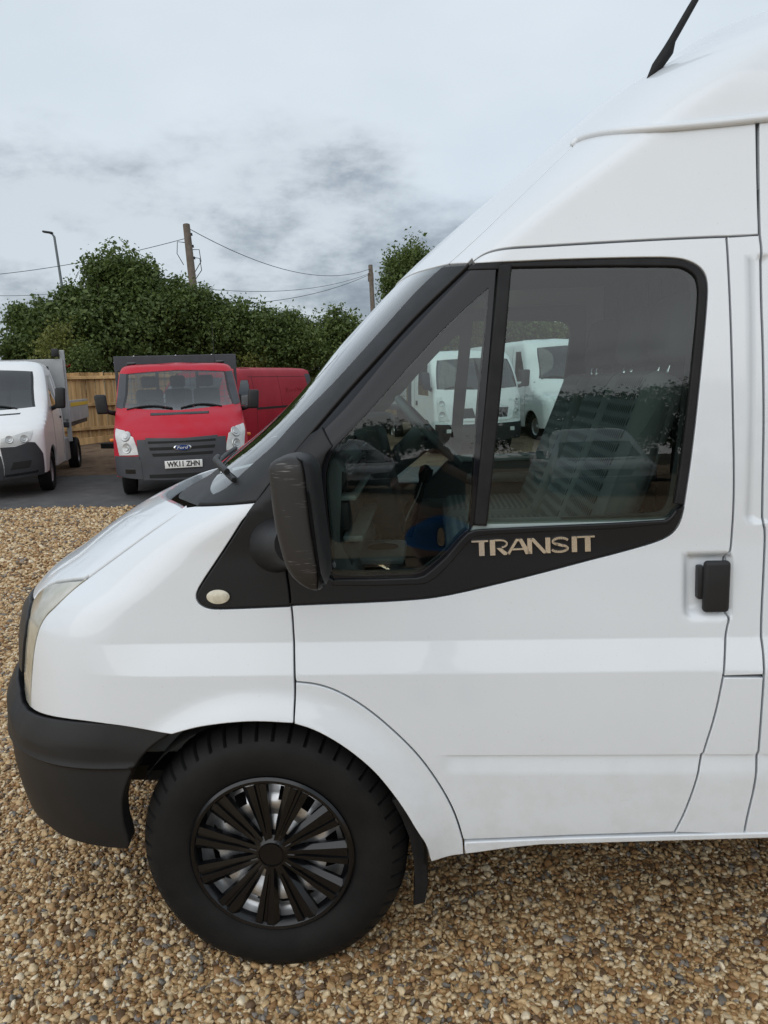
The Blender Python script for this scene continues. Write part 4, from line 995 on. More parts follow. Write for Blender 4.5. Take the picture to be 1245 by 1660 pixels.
pts = np.concatenate(pts); scl = np.concatenate(scl); print('stones', len(pts))
me = bpy.data.meshes.new('loose_gravel'); me.vertices.add(len(pts)); me.vertices.foreach_set('co', pts.astype(np.float32).ravel())
at_ = me.attributes.new('scl', 'FLOAT', 'POINT'); at_.data.foreach_set('value', scl.astype(np.float32))
rt = me.attributes.new('rot', 'FLOAT_VECTOR', 'POINT'); rt.data.foreach_set('vector', np.stack([RNG.normal(0, .5, len(pts)), RNG.normal(0, .5, len(pts)), RNG.uniform(0, 6.28, len(pts))], 1).astype(np.float32).ravel())
gv = bpy.data.objects.new('loose_gravel', me); COL.objects.link(gv); tag(gv, 'loose tan, brown and grey flint gravel covering the yard', 'gravel', kind='stuff')
ng = bpy.data.node_groups.new('scatter_stones', 'GeometryNodeTree')
ng.interface.new_socket('Geometry', in_out='INPUT', socket_type='NodeSocketGeometry'); ng.interface.new_socket('Geometry', in_out='OUTPUT', socket_type='NodeSocketGeometry')
gi = ng.nodes.new('NodeGroupInput'); go = ng.nodes.new('NodeGroupOutput'); ip = ng.nodes.new('GeometryNodeInstanceOnPoints'); ci = ng.nodes.new('GeometryNodeCollectionInfo')
ci.inputs['Collection'].default_value = stone_col; ci.inputs['Separate Children'].default_value = True; ci.inputs['Reset Children'].default_value = True
a1 = ng.nodes.new('GeometryNodeInputNamedAttribute'); a1.data_type = 'FLOAT'; a1.inputs['Name'].default_value = 'scl'
a2 = ng.nodes.new('GeometryNodeInputNamedAttribute'); a2.data_type = 'FLOAT_VECTOR'; a2.inputs['Name'].default_value = 'rot'
er = ng.nodes.new('FunctionNodeEulerToRotation'); ng.links.new(a2.outputs[0], er.inputs[0])
ng.links.new(gi.outputs[0], ip.inputs['Points']); ng.links.new(ci.outputs[0], ip.inputs['Instance']); ip.inputs['Pick Instance'].default_value = True
ng.links.new(er.outputs[0], ip.inputs['Rotation']); ng.links.new(a1.outputs[0], ip.inputs['Scale']); ng.links.new(ip.outputs[0], go.inputs[0])
md = gv.modifiers.new('scatter', 'NODES'); md.node_group = ng

# ================================================================== text
def text_mesh(name, s, size, material, parent, mtx, extrude=.002, font_scale_x=1.0, bold=0.0):
    cu = bpy.data.curves.new(name, 'FONT'); cu.body = s; cu.size = size; cu.extrude = extrude; cu.align_x = 'CENTER'; cu.align_y = 'CENTER'; cu.resolution_u = 3; cu.offset = bold
    to = bpy.data.objects.new(name, cu); COL.objects.link(to)
    dg = bpy.context.evaluated_depsgraph_get(); dg.update()
    me = bpy.data.meshes.new_from_object(to.evaluated_get(dg)); bpy.data.objects.remove(to)
    me.transform(Matrix.Diagonal((font_scale_x, 1, 1, 1))); me.transform(mtx)
    me.materials.clear(); me.materials.append(material)
    o = bpy.data.objects.new(name, me); COL.objects.link(o); o.parent = parent; return o

# ================================================================== other vehicles, all built from the same kind of shell
def fu(h, d, z):
    """lateral offset d from the centre line, on the front of hull h -> (u, z)"""
    z = np.asarray(z, float); Wd = h.YC - h.S(z); e_ = min(.9999, abs(d) / float(Wd)); t = math.asin(e_ ** 1.1)
    return (float(h.xs(z)) - KU * (math.pi / 2 - t), float(z))
def FP(h, pts): return [fu(h, d, z) for d, z in pts]
M['plate_w'] = mat('number_plate_white', (0.72, 0.72, 0.70), 0.35)
M['ink'] = mat('plate_ink', (0.012, 0.012, 0.012), 0.4)
M['blue'] = mat('oval_blue', (0.015, 0.04, 0.16), 0.25, coat=.6)
M['lampglass'] = glass_mat('lamp_glass', (.92, .93, .93), 1.6)
M['lampw'] = mat('lamp_white', (0.62, 0.63, 0.62), 0.3, coat=.6, var=.3, vscale=9, var2=(.45, .46, .46))
M['lens_ring'] = mat('lens_ring', (.46, .47, .47), .25, metal=.5)
M['alu'] = mat('dropside_grey', (0.42, 0.43, 0.43), 0.5, metal=.2, var=.2, vscale=3)
M['yellow'] = mat('yellow_tape', (0.62, 0.42, 0.03), 0.5)
M['cab_dark'] = mat('cab_dark', (0.02, 0.022, 0.024), .8)
def small_wheel(parent, x, y, out, r_=.33, w_=.2, cover=False):
    w = empty('wheel', parent=parent); w.location = (x, y, r_); s = out
    bm = bmesh.new(); lathe(bm, [(.19, .02), (.22, .0), (r_ * .8, -.008), (r_ * .93, .0), (r_ * .985, .02), (r_, .05), (r_, w_ - .05), (r_ * .97, w_ - .015), (.2, w_)], 40); 
    if s > 0: bmesh.ops.scale(bm, vec=(1, -1, 1), verts=bm.verts[:])
    bm_obj('tyre', bm, M['tyre'], w, True, 40)
    bm = bmesh.new(); lathe(bm, [(.001, .03), (.06, .025), (.07, .05), (.15, .06), (.185, .04), (.2, .02)], 32)
    if s > 0: bmesh.ops.scale(bm, vec=(1, -1, 1), verts=bm.verts[:])
    bm_obj('rim', bm, M['steel'], w, True, 40)
    return w
def cab(root, h, spec):
    """painted skin with windscreen and side windows cut out, lamps, grille, bumper, mirrors, wheels"""
    xb, zb, zt = spec['xb'], spec['zb'], spec['zt']; paint = spec['paint']
    ws = FP(h, spec['ws']); z0, z1 = spec['ws'][0][1], spec['ws'][-1][1]
    cl0 = [(float(h.uc(z)), z) for z in np.linspace(zb, z0, 60)]
    cl1 = [(float(h.uc(z)), z) for z in np.concatenate([np.linspace(z1, zt - .08, 12), np.linspace(zt - .075, zt - .002, 30)])]
    ax, ar = spec['axle']; wc = spec.get('wc', .32)
    arch = [(ax + ar * math.cos(a), max(zb, wc + ar * math.sin(a))) for a in np.linspace(0, math.pi, 17)]
    if spec.get('axle2'):
        arch = [(spec['axle2'] + ar * math.cos(a), max(zb, wc + ar * math.sin(a))) for a in np.linspace(0, math.pi, 17)] + arch
    loop = cl0 + ws[1:-1] + cl1 + [(xb, zt - .002), (xb, zb)] + arch
    win = spec['win']
    body = panel('body', h, loop, paint, root, gap=0, edge=.003, depth=.03, cell=spec.get('cell', .06), both=True, holes=[w for w in win], zl=list(np.linspace(zt - .10, zt - .004, 9)))
    panel('windscreen', h, ws, M['glass_far'], root, off=-.006, gap=-.01, rim=False, cell=.08, both=True)
    wsf = [(d * .985 if d else 0, z) for d, z in spec['ws']]
    for mi in (False, True):
        panel('windscreen_surround', h, FP(h, [(spec['ws'][1][0] * .955, spec['ws'][1][1] + .0), (spec['ws'][1][0] * 1.0, spec['ws'][1][1] - .01), (spec['ws'][2][0] * 1.005, spec['ws'][2][1] + .01), (spec['ws'][2][0] * .955, spec['ws'][2][1])]), M['gloss_black'], root, off=-.003, gap=0, rim=False, cell=.05, mirror=mi)
        for w in win:
            panel('side_window', h, w, M['glass_far'], root, off=-.008, gap=-.008, rim=False, cell=.08, mirror=mi)
        for nm, pl, m_, of in spec.get('side', []):
            panel(nm, h, pl, m_, root, off=of, gap=0 if 'seam' in nm else .001, edge=.001 if 'seam' in nm else .003, depth=abs(of) + .004, cell=.05, mirror=mi)
        for nm, pl, m_, of in spec.get('pair', []):
            panel(nm, h, FP(h, pl), m_, root, off=of, gap=.002, edge=.004, depth=abs(of) + .006, cell=.03, mirror=mi)
    for nm, pl, m_, of in spec.get('pair', []):
        if nm != 'headlamp': continue
        a_ = np.array(pl); c_ = a_.mean(0); w_ = np.ptp(a_[:, 0]); h_ = np.ptp(a_[:, 1]); tall = h_ > w_; rr = .27 * min(w_, h_)
        for s in (-1, 1):
            for k in (-1, 1):
                u_, z_ = fu(h, c_[0] + (0 if tall else k * w_ * .22), c_[1] + (k * h_ * .22 if tall else 0)); q_ = h.P(u_, z_, of + .002); n_ = h.nrm(u_, z_)
                bm = bmesh.new(); lathe(bm, [(.001, -.004), (rr * .45, -.008), (rr * .55, .0), (rr * .9, -.006), (rr, .004)], 20, 'X')
                ql = Vector((-1, 0, 0)).rotation_difference(Vector(n_)).to_matrix(); bmesh.ops.rotate(bm, verts=bm.verts[:], cent=(0, 0, 0), matrix=ql); bmesh.ops.translate(bm, vec=Vector(q_), verts=bm.verts[:])
                if s > 0: bmesh.ops.scale(bm, vec=(1, -1, 1), verts=bm.verts[:])
                bm_obj('lamp_lens', bm, M['lens_ring'], root, True, 30)
    for nm, pl, m_, of in spec.get('mid', []):
        q = FP(h, pl); zs0, zs1 = pl[0][1], pl[-1][1]
        q = q + [(float(h.uc(z)), z) for z in np.linspace(zs1, zs0, max(4, int(abs(zs1 - zs0) / .008)))][1:-1]
        panel(nm, h, q, m_, root, off=of, gap=.0012, edge=.004, depth=abs(of) + .006, cell=.035, both=True)
    # dark cab inside
    bm = bmesh.new(); hw = -float(h.S(1.2)) - .08
    zk = spec['ws'][0][1] if spec.get('open_back') else zt - .12; xk = min(xb, 2.6) - .06; box(bm, (xk, 0, (zb + zk) / 2), (.03, 2 * hw - .12, zk - zb)); bm_obj('cab_back', bm, M['cab_dark'], root)
    bm = bmesh.new(); xd = float(h.xc(z0)) + .38; box(bm, (xd, 0, z0 - .10), (.5, 2 * hw, .16), .05); bm_obj('dashboard', bm, M['trim_dark'], root, True, 40)
    bm = bmesh.new(); box(bm, (ax + .2, 0, zb + .15), (xb - ax, 2 * hw * .9, .1)); bm_obj('cab_floor', bm, M['black'], root)
    for sy in (-.45, .0, .45):
        bm = bmesh.new(); xs0 = spec.get('seat_x', xb - .45)
        box(bm, (xs0, sy, z0 + .02), (.14, .42, .62), .05, Matrix.Rotation(R(14), 3, 'Y')); 
        bm_obj('seat_back', bm, M['seat_plain'], root, True, 50)
        bm = bmesh.new(); box(bm, (xs0 + .12, sy, z0 + .45), (.09, .24, .19), .035); bm_obj('headrest', bm, M['seat_plain'], root, True, 50)
    bm = bmesh.new(); c_ = Vector((xd + .28, .42, z0 + .02)); s_n = Vector((.8, 0, .6)); s_b = s_n.cross(Vector((0, 1, 0)))
    tube(bm, [c_ + (Vector((0, 1, 0)) * math.cos(a) + s_b * math.sin(a)) * .18 for a in np.linspace(0, 2 * math.pi, 25)], .015, 6, False); bm_obj('steering_wheel', bm, M['trim_dark'], root, True)
    # mirrors
    mx_, md_, mz_, mw, mh = spec['mirror']; S1 = float(h.S(mz_))
    for s in (-1, 1):
        mo = bmesh.new(); box(mo, (mx_, s * (md_ + mw / 2), mz_), (.10, mw, mh), .035, seg=3)
        for v in mo.verts:
            if v.co.z < mz_ - mh * .25: v.co.y -= s * .02
        mr_ = bm_obj('door_mirror', mo, M['plastic'], root, True, 50)
        mo = bmesh.new(); tube(mo, [(mx_ + .22, s * (-S1 - .06), mz_ - mh * .55), (mx_ + .08, s * (-S1 + .07), mz_ - mh * .45), (mx_, s * (md_ + mw * .3), mz_ - mh * .30)], [.05, .035, .04], 10)
        bm_obj('mirror_arm', mo, M['plastic'], mr_, True)
    # wipers
    for d0, d1 in spec.get('wipers', ((.55, -.05), (-.15, -.72))):
        z_ = z0 + .03; pp = []
        for k in range(7):
            d = d0 + (d1 - d0) * k / 6; u, zz_ = fu(h, d, z_ + .05 * math.sin(k / 6 * math.pi)); q = h.P(u, zz_, .02)
            if d < 0: q = np.array((q[0], -q[1], q[2]))
            pp.append((q[0], -q[1] if False else q[1], q[2]))
        bm = bmesh.new(); tube(bm, pp, .012, 6); bm_obj('wiper', bm, M['plastic'], root, True)
    for s in (-1, 1):
        small_wheel(root, ax, s * spec.get('wy', .90), s)
        if spec.get('axle_r'): small_wheel(root, spec['axle_r'], s * spec.get('wy', .90), s)
    return body
def place(root, px, py, depth, heading):
    """front of the vehicle at the given view direction and depth; heading = world angle its nose points to"""
    p = at(px, py, depth); root.location = (p[0], p[1], zg(p[1])); root.rotation_euler = (0, 0, heading - math.pi); return p
_pr = at(294, 700, 11.0); HEAD = math.atan2(CAM[1] - _pr[1], CAM[0] - _pr[0])       # the parked row all points this way

# ---- red tipper
ks = lambda K, dx: [k + dx for k in K]
HR = Hull([z - .06 for z in _KZ[:12]] + [2.0, 2.03, 2.055, 2.07], [x + 1.445 for x in _KX[:11]] + [1.33, 1.42, 1.55, 1.80, 2.1], [.1, .84, 1.04, 1.24, 1.44, 2.07], [.55, .55, .52, .45, .36, .36],
          [.1, .3, .6, .84, 1.04, 1.19, 1.54, 1.84, 1.94, 2.0, 2.03, 2.055, 2.07], [-.90, -.955, -.975, -.970, -.955, -.944, -.925, -.89, -.865, -.82, -.74, -.5, -.02], 0.0)
red = empty('tipper_truck'); tag(red, 'red dropside tipper with black headboard, facing out in front of the fence', 'truck')
place(red, 294, 700, 10.95, HEAD); red.scale = (1, 1, .965)
T_BAR = 0.0
body = cab(red, HR, dict(open_back=True, xb=2.2, zb=.34, zt=2.07, paint=M['red'], ws=[(0, 1.30), (.83, 1.36), (.765, 1.885), (0, 1.925)], axle=(.95, .40),
    win=[[(1.28, 1.26), (2.0, 1.26), (2.02, 1.80), (1.62, 1.80)]], mirror=(.95, 1.05, 1.42, .17, .30), wipers=((.62, .02), (-.10, -.75)),
    pair=[('headlamp', [(.605, .675), (.88, .665), (.905, .86), (.905, 1.07), (.78, 1.04), (.665, .94), (.625, .80)], M['lampw'], .010),
          ('pillar_trim', [(.82, 1.34), (.925, 1.37), (.86, 1.90), (.755, 1.89)], M['bumper2'], .004),
          ('bumper_corner', [(.56, .31), (.93, .36), (.94, .66), (.60, .66), (.57, .55)], M['bumper2'], .022),
          ('fog_lamp', [(.66, .40), (.80, .40), (.80, .47), (.66, .47)], M['gloss_black'], .027),
          ('grille_side', [(.47, .60), (.61, .62), (.62, .90), (.50, .90)], M['bumper2'], .012)],
    mid=[('grille_surround', [(0, .60), (.50, .60), (.50, .925), (0, .905)], M['bumper2'], .012),
         ('grille_opening', [(0, .645), (.41, .645), (.43, .695), (0, .690)], M['black'], .0155),
         ('grille_opening', [(0, .735), (.45, .735), (.46, .785), (0, .780)], M['black'], .0155),
         ('grille_opening', [(0, .835), (.47, .835), (.47, .875), (0, .865)], M['black'], .0155),
         ('bumper', [(0, .29), (.57, .30), (.60, .62), (0, .60)], M['bumper2'], .018),
         ('lower_intake', [(0, .32), (.48, .33), (.48, .385), (0, .385)], M['black'], .022),
         ('bonnet_vent', [(0, 1.235), (.42, 1.235), (.42, 1.275), (0, 1.275)], M['gloss_black'], .006)],
    side=[('door_seam', [(1.12, .62), (1.128, .62), (1.128, 1.25), (1.12, 1.25)], M['black'], .002), ('wing_trim', [(.80, 1.08), (1.2, 1.08), (1.25, 1.24), (1.05, 1.24)], M['plastic_s'], .006)]))
# badge, plate
x_ = float(HR.P(*fu(HR, 0, .76), .02)[0])
bm = bmesh.new(); lathe(bm, [(.001, -.012), (.9, -.012), (1.0, -.004), (1.0, .01)], 40, 'X'); bmesh.ops.scale(bm, vec=(1, .122, .050), verts=bm.verts[:]); bmesh.ops.translate(bm, vec=(x_, 0, .765), verts=bm.verts[:]); bdg = bm_obj('oval_badge', bm, M['chrome'], red, True, 40)
bm = bmesh.new(); lathe(bm, [(.001, -.003), (.97, -.003), (1.0, .004)], 40, 'X'); bmesh.ops.scale(bm, vec=(1, .106, .041), verts=bm.verts[:]); bmesh.ops.translate(bm, vec=(x_ - .014, 0, .765), verts=bm.verts[:]); bm_obj('badge_face', bm, M['blue'], bdg, True, 40)
RM = Matrix(((0, 0, -1, 0), (-1, 0, 0, 0), (0, 1, 0, 0), (0, 0, 0, 1)))      # text plane facing -x
sh = Matrix.Identity(4); sh[0][1] = .30
text_mesh('badge_script', 'Ford', .062, M['plate_w'], bdg, Matrix.Translation((x_ - .019, 0, .765)) @ RM @ sh, .001, 1.25)
bm = bmesh.new(); box(bm, (x_ - .035, 0, .525), (.012, .52, .111), .005); pl_ = bm_obj('number_plate', bm, M['plate_w'], red, True, 40)
text_mesh('plate_text', 'WK11 ZHN', .105, M['ink'], pl_, Matrix.Translation((x_ - .0425, 0, .525)) @ RM, .0008, .84, .0035)
# tipper body
def rbars(root, name, items, m_):
    for c, s in items:
        bm = bmesh.new(); box(bm, c, s, .008); bm_obj(name, bm, m_, root)
bm = bmesh.new(); box(bm, (2.50, 0, 2.08), (.04, 2.02, .26), .01); bm_obj('headboard', bm, M['bumper2'], red)
for d in (-.60, 0.0, .68):
    bm = bmesh.new(); box(bm, (2.475, d, 2.205), (.012, .02, .02), .004); bm_obj('bolt', bm, M['chrome'], red)
rbars(red, 'headboard_post', [((2.50, d, 1.45), (.05, .05, 1.05)) for d in (-.98, -.33, .33, .98)], M['bumper2'])
for k in range(14):
    bm = bmesh.new(); box(bm, (2.50, -.92 + k * .1415, 1.45), (.012, .012, 1.0)); bm_obj('cage_wire', bm, M['alu'], red)
for k in range(9):
    bm = bmesh.new(); box(bm, (2.512, 0, 1.02 + k * .11), (.012, 1.9, .012)); bm_obj('cage_wire', bm, M['alu'], red)
bm = bmesh.new(); box(bm, (4.0, 0, .92), (3.1, 2.05, .10), .02); box(bm, (4.0, 0, .7), (3.1, .8, .34)); bm_obj('bed', bm, M['bumper2'], red)
for s in (-1, 1):
    bm = bmesh.new(); box(bm, (4.0, s * 1.02, 1.16), (3.1, .04, .40), .01); bm_obj('dropside', bm, M['red'], red)
    small_wheel(red, 4.4, s * .92, s)
    bm = bmesh.new(); box(bm, (1.92, s * .70, 2.055), (.10, .14, .05), .015); bm_obj('roof_lamp', bm, M['gloss_black'], red, True, 40)
    bm = bmesh.new(); tube(bm, [(1.3, s * .95, .84), (1.3, s * 1.06, .84), (1.3, s * 1.08, .84)], [.02, .028, .02], 8); bm_obj('side_repeater', bm, M['amber'], red, True)
bm = bmesh.new(); tube(bm, [(2.0, -.62, 2.05), (2.03, -.62, 2.75)], [.006, .003], 6); bm_obj('aerial', bm, M['plastic'], red)

# ---- white tipper on the left, only its right half in view
HS = Hull([.2, .55, .85, .98, 1.05, 1.15, 1.26, 1.33, 1.6, 1.95, 2.03, 2.09, 2.13, 2.15], [.05, .0, .0, .03, .10, .34, .60, .74, 1.10, 1.50, 1.62, 1.75, 1.95, 2.2], [.2, .9, 1.2, 1.4, 2.15], [.33, .33, .34, .33, .32],
          [.2, .4, .8, 1.1, 1.3, 1.6, 1.95, 2.03, 2.09, 2.13, 2.15], [-.93, -.97, -.985, -.98, -.965, -.92, -.84, -.80, -.70, -.45, -.02], 0.0)
M['grey_bump'] = mat('sprinter_bumper', (0.028, 0.030, 0.035), 0.5, var=.2)
def sprinter(root, paint, van_body=False):
    hh = HS; z_t = 2.15; xb = 2.45
    return cab(root, hh, dict(xb=xb, zb=.36, zt=z_t, paint=paint, ws=[(0, 1.31), (.80, 1.36), (.70, 1.93), (0, 1.97)], axle=(1.0, .42),
        win=[[(1.42, 1.30), (2.15, 1.30), (2.17, 1.86), (1.78, 1.86), (1.62, 1.62)]], mirror=(1.30, 1.06, 1.48, .16, .34), wy=.95,
        pair=[('headlamp', [(.40, .80), (.60, .80), (.80, .86), (.84, 1.02), (.72, 1.00), (.42, .92)], M['lampw'], .008),
              ('bumper_corner', [(.40, .30), (.93, .34), (.945, .66), (.86, .84), (.78, .85), (.60, .79), (.40, .79)], M['grey_bump'], .016),
              ('intake', [(.50, .44), (.76, .46), (.80, .58), (.55, .56)], M['black'], .020), ('fog_trim', [(.42, .34), (.86, .38), (.86, .42), (.42, .38)], M['gloss_black'], .024)],
        mid=[('grille', [(0, .66), (.34, .66), (.38, .92), (0, .94)], M['grille'], .010), ('bumper', [(0, .28), (.40, .30), (.40, .66), (0, .66)], M['grey_bump'], .017),
             ('bonnet_gap', [(0, 1.225), (.62, 1.25), (.62, 1.28), (0, 1.26)], M['gloss_black'], .003)],
        side=[('door_seam', [(1.36, .55), (1.368, .55), (1.368, 1.28), (1.36, 1.28)], M['black'], .002), ('door_seam', [(2.26, .5), (2.268, .5), (2.268, 1.9), (2.26, 1.9)], M['black'], .002),
              ('door_handle', [(2.10, 1.13), (2.20, 1.13), (2.20, 1.17), (2.10, 1.17)], M['plastic'], .02)]))
spr = tag(empty('tipper_truck'), 'white dropside tipper with dark grey bumper parked beside the red tipper', 'truck')
place(spr, -50, 720, 11.3, HEAD); sprinter(spr, M['white2'])
for k, zz_ in enumerate((.70, .76, .82, .88)):
    bm = bmesh.new(); x_s = float(HS.xc(zz_)); box(bm, (x_s - .016, 0, zz_), (.02, .66 + k * .02, .022), .006); bm_obj('grille_bar', bm, M['plastic'], spr)
bm = bmesh.new(); box(bm, (2.80, 0, 1.62), (.05, 2.06, 1.10), .01); bm_obj('headboard', bm, M['alu'], spr)
rbars(spr, 'headboard_post', [((2.86, d, 1.50), (.06, .08, 1.66)) for d in (-1.02, 1.02)], M['alu'])
bm = bmesh.new(); box(bm, (2.72, -.92, 2.28), (.10, .12, .14), .02); bm_obj('work_lamp', bm, M['plastic'], spr, True, 40)
bm = bmesh.new(); box(bm, (4.3, 0, .98), (3.0, 2.06, .10), .02); box(bm, (4.0, 0, .72), (3.2, .8, .36)); bm_obj('bed', bm, M['bumper2'], spr)
for s in (-1, 1):
    bm = bmesh.new(); box(bm, (4.35, s * 1.05, 1.22), (2.9, .035, .40), .008); dsd = bm_obj('dropside', bm, M['alu'], spr)
    bm = bmesh.new(); box(bm, (4.35, s * 1.070, 1.34), (2.8, .006, .07)); bm_obj('warning_stripe', bm, M['yellow'], dsd)
    small_wheel(spr, 4.5, s * .95, s)
    bm = bmesh.new(); box(bm, (2.66, s * .93, .55), (.55, .12, .42), .02); bm_obj('side_guard', bm, M['alu'], spr)

# ---- red van side-on behind
def van_hull(zt, snout, wd=.95):
    return Hull([.15, .5, .8, .95, 1.05, 1.15, 1.5, zt - .16, zt - .07, zt - .03, zt - .01, zt], [.06, .0, .02, .08, .3, .62, 1.02, 1.32, 1.5, 1.72, 1.95, 2.3] if snout else [.05, 0, 0, .02, .05, .08, .22, .42, .55, .8, 1.1, 1.4],
                [.15, 1.0, 1.4, zt], [.42, .42, .35, .35], [.15, .4, .8, 1.1, 1.5, zt - .16, zt - .07, zt - .03, zt - .01, zt], [-wd + .04, -wd + .01, -wd, -wd + .01, -wd + .06, -wd + .13, -wd + .19, -wd + .32, -wd + .5, -.02], 0.0)
def panel_van(root, h, zt, length, paint, axle=.9, extra=(), zw=1.02):
    cab(root, h, dict(xb=length, zb=.32, zt=zt, paint=paint, ws=[(0, zw + .14), (.76, zw + .18), (.66, zt - .24), (0, zt - .20)], axle=(axle, .38), axle2=axle + length * .60, axle_r=axle + length * .60,
        win=[[(1.36, zw + .12), (2.0, zw + .12), (2.0, zt - .30), (1.72, zt - .30)]], mirror=(1.25, 1.0, zw + .25, .16, .26), seat_x=2.0, cell=.09,
        pair=[('headlamp', [(.42, .70), (.78, .74), (.82, .95), (.60, .90), (.44, .84)], M['lampw'], .008)],
        mid=[('bumper', [(0, .26), (.88, .32), (.90, .60), (0, .60)], M['bumper2'], .018), ('grille', [(0, .64), (.40, .66), (.42, .84), (0, .86)], M['grille'], .010)],
        side=[('door_seam', [(1.30, .5), (1.308, .5), (1.308, zw + .1), (1.30, zw + .1)], M['black'], .002), ('door_seam', [(2.14, .45), (2.148, .45), (2.148, zt - .2), (2.14, zt - .2)], M['black'], .002), ('door_seam', [(3.22, .45), (3.228, .45), (3.228, zt - .2), (3.22, zt - .2)], M['black'], .002)] + list(extra)))
    bm = bmesh.new(); box(bm, (length - .02, 0, (zt + .4) / 2 - .06), (.04, 1.62, zt - .62)); bm_obj('rear_doors', bm, paint, root)
HV = van_hull(1.97, True)
rv = tag(empty('panel_van'), 'dark red panel van with faded lettering standing behind the red tipper', 'van')
pf, pb = at(318, 720, 15.2), at(470, 700, 18.4)
hd = math.atan2(pf[1] - pb[1], pf[0] - pb[0]); LV_ = float(np.hypot(pf[0] - pb[0], pf[1] - pb[1])); print('red van length', LV_)
rv.location = (pf[0], pf[1], zg(pf[1])); rv.rotation_euler = (0, 0, hd - math.pi)
# shift so that the near flank, not the centre line, runs along the sight line measured
_n = Vector((-math.sin(hd), math.cos(hd), 0)); _n = _n if _n.y > 0 else -_n; rv.location = Vector(rv.location) + _n * .9
panel_van(rv, HV, 1.97, 4.75, M['red_dull'], extra=[('body_moulding', [(2.16, 1.02), (4.70, 1.02), (4.70, 1.07), (2.16, 1.07)], M['black'], .006), ('tail_pillar', [(4.52, 1.30), (4.745, 1.25), (4.745, 1.80), (4.50, 1.80)], M['bumper2'], .004), ('roof_seam', [(2.0, 1.735), (4.5, 1.735), (4.5, 1.745), (2.0, 1.745)], M['black'], .002)])
M['ghost'] = mat('ghost_lettering', (0.27, 0.012, 0.02), 0.5)
TXS = Matrix(((1, 0, 0, 0), (0, 0, -1, 0), (0, 1, 0, 0), (0, 0, 0, 1)))       # text plane facing -y
ys_ = float(HV.S(1.40)) - .004
text_mesh('faded_lettering', 'Royal Mail', .21, M['ghost'], rv, Matrix.Translation((3.92, ys_, 1.40)) @ TXS, .002)
bm = bmesh.new(); box(bm, (3.92, float(HV.S(1.22)) - .002, 1.22), (.42, .006, .08)); bm_obj('faded_patch', bm, M['ghost'], rv)

# ---- white cab-over dropside and a white van, seen through the cab windows
HC = Hull([.2, .6, 1.0, 1.25, 1.6, 1.95, 2.03, 2.08, 2.11, 2.125], [.0, -.01, .0, .05, .18, .38, .46, .58, .8, 1.1], [.2, 1.2, 2.125], [.24, .24, .26], [.2, .5, 1.0, 1.3, 1.95, 2.03, 2.08, 2.11, 2.125], [-.90, -.925, -.93, -.925, -.86, -.82, -.70, -.45, -.02], 0.0)
cst = tag(empty('dropside_truck'), 'white cab-over dropside lorry seen through the windows of the foreground van', 'truck')
place(cst, 781, 680, 15.4, HEAD)
cab(cst, HC, dict(xb=1.75, zb=.42, zt=2.125, paint=M['white2'], ws=[(0, 1.30), (.86, 1.33), (.76, 1.90), (0, 1.93)], axle=(.75, .40), wy=.85, win=[[(.55, 1.20), (1.30, 1.22), (1.30, 1.88), (.72, 1.88)]], mirror=(.25, 1.0, 1.50, .16, .34), seat_x=1.5,
    pair=[('headlamp', [(.66, .70), (.86, .70), (.88, 1.18), (.78, 1.18)], M['lampw'], .010), ('fog_lamp', [(.62, .46), (.72, .46), (.72, .54), (.62, .54)], M['lampw'], .03)],
    mid=[('grille', [(0, .74), (.56, .74), (.60, .94), (0, .94)], M['grille'], .006), ('bumper', [(0, .28), (.90, .30), (.91, .64), (0, .62)], M['plastic'], .02), ('grille_bar', [(0, .68), (.62, .68), (.63, .73), (0, .73)], M['white2'], .016)],
    side=[('door_handle', [(1.30, 1.00), (1.40, 1.00), (1.40, 1.10), (1.30, 1.10)], M['plastic'], .015), ('door_seam', [(1.52, .6), (1.528, .6), (1.528, 1.95), (1.52, 1.95)], M['black'], .002)]))
for s in (-1, 1):
    bm = bmesh.new(); box(bm, (0, 0, 0), (.02, .07, .22), .005, Matrix.Rotation(R(-18 * s), 3, 'X')); bmesh.ops.translate(bm, vec=(float(HC.xc(.84)) - .02, s * .13, .84), verts=bm.verts[:]); bm_obj('grille_chevron', bm, M['white2'], cst)
bm = bmesh.new(); box(bm, (3.5, 0, .92), (3.2, 2.0, .10), .02); box(bm, (3.2, 0, .66), (3.6, .7, .3)); bm_obj('bed', bm, M['bumper2'], cst)
for s in (-1, 1):
    for k in range(2):
        bm = bmesh.new(); box(bm, (3.5, s * 1.0, 1.09 + k * .19), (3.2, .03, .18), .01); bm_obj('dropside_plank', bm, M['alu'], cst)
    small_wheel(cst, 3.7, s * .85, s)
bm = bmesh.new(); box(bm, (1.92, 0, 1.5), (.05, 1.9, 1.2), .01); bm_obj('headboard', bm, M['bumper2'], cst)
wv = tag(empty('panel_van'), 'white van parked beyond the white cab-over dropside', 'van')
HW = van_hull(2.32, True, 1.0)
place(wv, 962, 690, 16.6, HEAD); panel_van(wv, HW, 2.32, 5.3, M['white2'], axle=1.0, zw=1.22)

